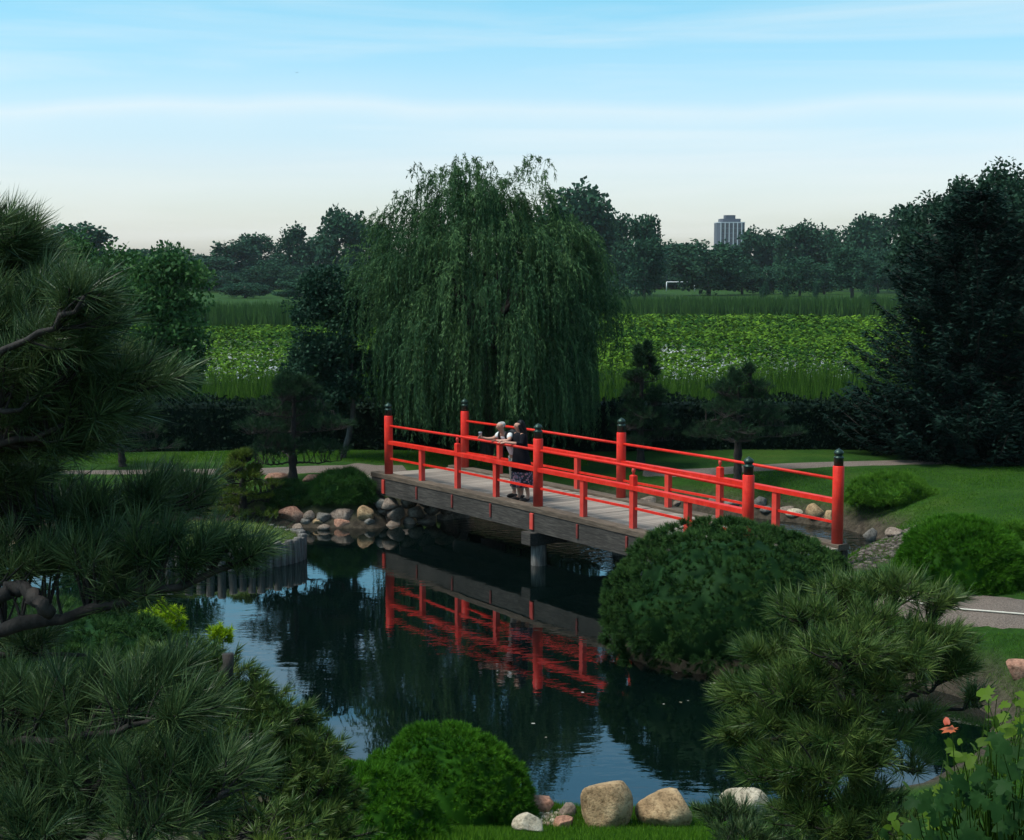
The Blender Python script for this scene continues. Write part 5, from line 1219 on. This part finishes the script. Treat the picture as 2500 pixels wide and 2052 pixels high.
V, Fc = tube(np.array([(-.03, -.086, 1.528), (0, -.090, 1.525), (.03, -.086, 1.528)]), .005, 6); link('mouth', MB().add(V, Fc).mesh('mouth', plain('lip', (.30, .11, .09), .5), True), man)
cp = B(sm_, tm_, zd(sm_)) + BU * (-.40) + BV * (-.235) + np.array([0, 0, RZ + .05])
cup = link('drink_cup', MB().add(*lathe([(.030, 0), (.036, .12), (.040, .125), (.040, .137), (.034, .142), (.02, .143)], 16)).mesh('drink_cup', M['cup'], True)); cup.location = cp; tag(cup, 'small grey lidded cup held out over the bridge rail', 'cup')

# woman beside him, seen from the side
sw_, tw_ = -1.06, .28
wm = thing('person', 'person with long black hair, black top and floral skirt standing at the rail', 'person', tuple(B(sw_, tw_, zd(sw_))), BR - .05); wm.scale = (1.05,) * 3; RZ /= 1.05
body = [(0, .03, .88, .12), (0, .02, 1.05, .11), (0, .0, 1.20, .12), (0, -.02, 1.32, .085), (0, -.035, 1.38, .045), (0, -.05, 1.43, .050), (0, -.065, 1.485, .076), (0, -.05, 1.53, .084), (0, -.045, 1.565, .055)]; ed = [(i, i + 1) for i in range(8)]
add(3, [(-.15, -.02, 1.32, .056), (-.20, -.12, 1.17, .042), (-.20, -.26, RZ + .02, .034), (-.13, -.36, RZ + .035, .024), (-.10, -.40, RZ + .035, .026)])
add(3, [(.15, -.02, 1.32, .056), (.21, -.10, 1.16, .042), (.20, -.25, RZ + .02, .034), (.10, -.36, RZ + .035, .024), (.06, -.40, RZ + .035, .026)])
add(0, [(-.09, .02, .80, .085), (-.10, .0, .44, .055), (-.11, .05, .11, .036), (-.11, .02, .05, .040), (-.11, -.07, .03, .032)])
add(0, [(.09, .04, .80, .085), (.10, .06, .44, .055), (.11, .12, .11, .036), (.11, .09, .05, .040), (.11, .0, .03, .032)])
skinned('body', [(body, ed), line([(0, -.13, 1.50, .013), (0, -.158, 1.487, .012)])] + hand_chains((-.13, -.36, RZ + .035), (.5, -.8, 0), (.8, .3, .3), .4) + hand_chains((.10, -.36, RZ + .035), (-.6, -.8, 0), (-.8, .3, .3), .4), 'skin', wm)
loft('top', [(1.375, 0, -.03, .06, .055), (1.35, 0, -.02, .13, .085), (1.30, 0, -.015, .185, .105), (1.18, 0, 0, .175, .13), (1.02, 0, .01, .165, .14), (.88, 0, .02, .195, .165), (.70, 0, .03, .225, .185), (.60, 0, .03, .235, .19)], 'black_cloth', wm, 24, .03)
skinned('sleeves', [([(-.12, -.015, 1.325, .07), (-.16, -.03, 1.31, .072), (-.205, -.12, 1.17, .056), (-.205, -.25, RZ + .022, .044)], [(0, 1), (1, 2), (2, 3)]), ([(.12, -.015, 1.325, .07), (.16, -.03, 1.31, .072), (.215, -.10, 1.16, .056), (.205, -.24, RZ + .022, .044)], [(0, 1), (1, 2), (2, 3)])], 'black_cloth', wm)
loft('skirt', [(.66, 0, .03, .215, .18), (.52, 0, .035, .245, .20), (.40, 0, .04, .265, .215), (.30, 0, .04, .275, .225)], 'floral', wm, 28, .05)
skinned('hair', [([(0, -.055, 1.572, .072), (0, -.005, 1.56, .096), (0, .03, 1.49, .096), (0, .065, 1.38, .085), (0, .095, 1.26, .085), (0, .10, 1.12, .06)], [(0, 1), (1, 2), (2, 3), (3, 4), (4, 5)])] + [([(sx * .066, -.065, 1.545, .034), (sx * .080, -.045, 1.45, .036), (sx * .075, .02, 1.34, .045)], [(0, 1), (1, 2)]) for sx in (-1, 1)], 'hair_black', wm)
for sx, oy in ((-1, -.045), (1, .03)):
    ell('eye', (sx * .030, -.134, 1.512), (.010, .007, .007), 'eye', wm); ell('shoe', (sx * .11, oy, .036), (.046, .125, .038), 'shoe', wm)

# ------------------------------------------------------------------ far things: tower, goal, bird
Yt = 1000.0; kx = Yt / F; tx = (1776.5 - 1250) * kx; gzf = .3
M['tower_dark'] = plain('tower_dark', (.075, .085, .11), .6); M['tower_white'] = plain('tower_white', (.50, .52, .55), .6); M['glass'] = plain('glass', (.035, .045, .06), .15, .6)
tw = thing('office_tower', 'distant dark office tower with pale mullions above the far trees', 'building', (tx, Yt, gzf))
def tz_(py): return CZ + (660 - py) * Yt / F - gzf
hw = 33.5 * kx
def octo(hw_, z0, z1, ch):
    xy = [(-hw_ + ch, -hw_), (hw_ - ch, -hw_), (hw_, -hw_ + ch), (hw_, hw_ - ch), (hw_ - ch, hw_), (-hw_ + ch, hw_), (-hw_, hw_ - ch), (-hw_, -hw_ + ch)]
    return np.array([(x, y, z) for z in (z0, z1) for x, y in xy]), [tuple(range(8))[::-1], tuple(range(8, 16))] + [(j, (j + 1) % 8, 8 + (j + 1) % 8, 8 + j) for j in range(8)]
zt = tz_(547)
link('wall', MB().add(*octo(hw, 0, zt, 2.2)).mesh('wall', M['tower_dark']), tw)
link('parapet', MB().add(*octo(hw + .15, zt, zt + .5, 2.2)).mesh('parapet', M['tower_white']), tw)
link('upper_storey', MB().add(*octo(24.5 * kx, zt + .5, tz_(537), 1.5)).mesh('upper_storey', M['tower_dark']), tw)
link('roof_house', MB().add(*octo(13 * kx, tz_(537), tz_(528), .8)).mesh('roof_house', M['tower_dark']), tw)
wme = MB().add(*box(-1.05, 1.05, -.12, .1, 0, 2.5)).mesh('window', M['glass']); pil = MB().add(*box(-.28, .28, -.45, .1, 0, zt)).mesh('pilaster', M['tower_white'])
ncol = 5; sp = (2 * hw - 4.6) / ncol
for i in range(ncol + 1): o = link('pilaster', pil, tw); o.location = (-hw + 2.3 + i * sp, -hw, 0)
for i in range(ncol):
    for j in range(8): o = link('window', wme, tw); o.location = (-hw + 2.3 + (i + .5) * sp, -hw, zt - 3.1 - j * 3.2)

Yg = 395.0; g0 = (1626 - 1250) / F * Yg; zg = gz(g0, Yg)
goal = thing('goal_frame', 'white goal frame standing on the far meadow beside the broad dark tree', 'goal', (g0 + 3.66, Yg, zg)); M['goal_white'] = plain('goal_white', (.8, .8, .8), .4)
for sx in (-3.66, 3.66):
    V, Fc = tube(np.array([(sx, 0, 0), (sx, 0, 2.44)]), .09, 8); link('goal_post', MB().add(V, Fc).mesh('goal_post', M['goal_white'], True), goal)
    V, Fc = tube(np.array([(sx, 0, 2.4), (sx, 1.0, 2.35), (sx, 2.0, 0)]), .05, 6); link('net_support', MB().add(V, Fc).mesh('net_support', M['goal_white'], True), goal)
V, Fc = tube(np.array([(-3.66, 0, 2.44), (3.66, 0, 2.44)]), .09, 8); link('crossbar', MB().add(V, Fc).mesh('crossbar', M['goal_white'], True), goal)
bp_ = P(725, 178, 140); mb = MB()
V = np.array([(-.16, 0, .02), (-.08, -.03, .05), (0, -.05, 0), (.08, -.03, .05), (.16, 0, .02), (.08, .05, .045), (0, .10, .0), (-.08, .05, .045), (0, 0, -.04), (0, -.14, .0), (.03, .18, 0), (-.03, .18, 0)])
mb.add(V, [(0, 1, 7), (1, 2, 6), (1, 6, 7), (2, 3, 6), (3, 5, 6), (3, 4, 5), (9, 2, 8), (8, 2, 1), (6, 10, 11), (8, 6, 2), (9, 8, 2)]); bo = mb.build('bird', plain('bird', (.02, .02, .025)), None); bo.location = bp_; tag(bo, 'tiny dark bird flying high in the sky at the left', 'bird')

# ------------------------------------------------------------------ haze
V, Fc = box(-840, 840, -45, 1370, -3.0, 46.0)
m = bpy.data.materials.new('haze'); m.use_nodes = True; nt = m.node_tree; nt.nodes.clear(); om = nt.nodes.new('ShaderNodeOutputMaterial'); pv = nt.nodes.new('ShaderNodeVolumePrincipled')
pv.inputs['Color'].default_value = (.80, .90, 1.0, 1); pv.inputs['Density'].default_value = .00007; pv.inputs['Anisotropy'].default_value = .1; nt.links.new(pv.outputs[0], om.inputs['Volume'])
hz = MB().add(V, Fc).build('haze', m); tag(hz, 'thin pale haze in the air over lake and trees', 'haze', kind='stuff')
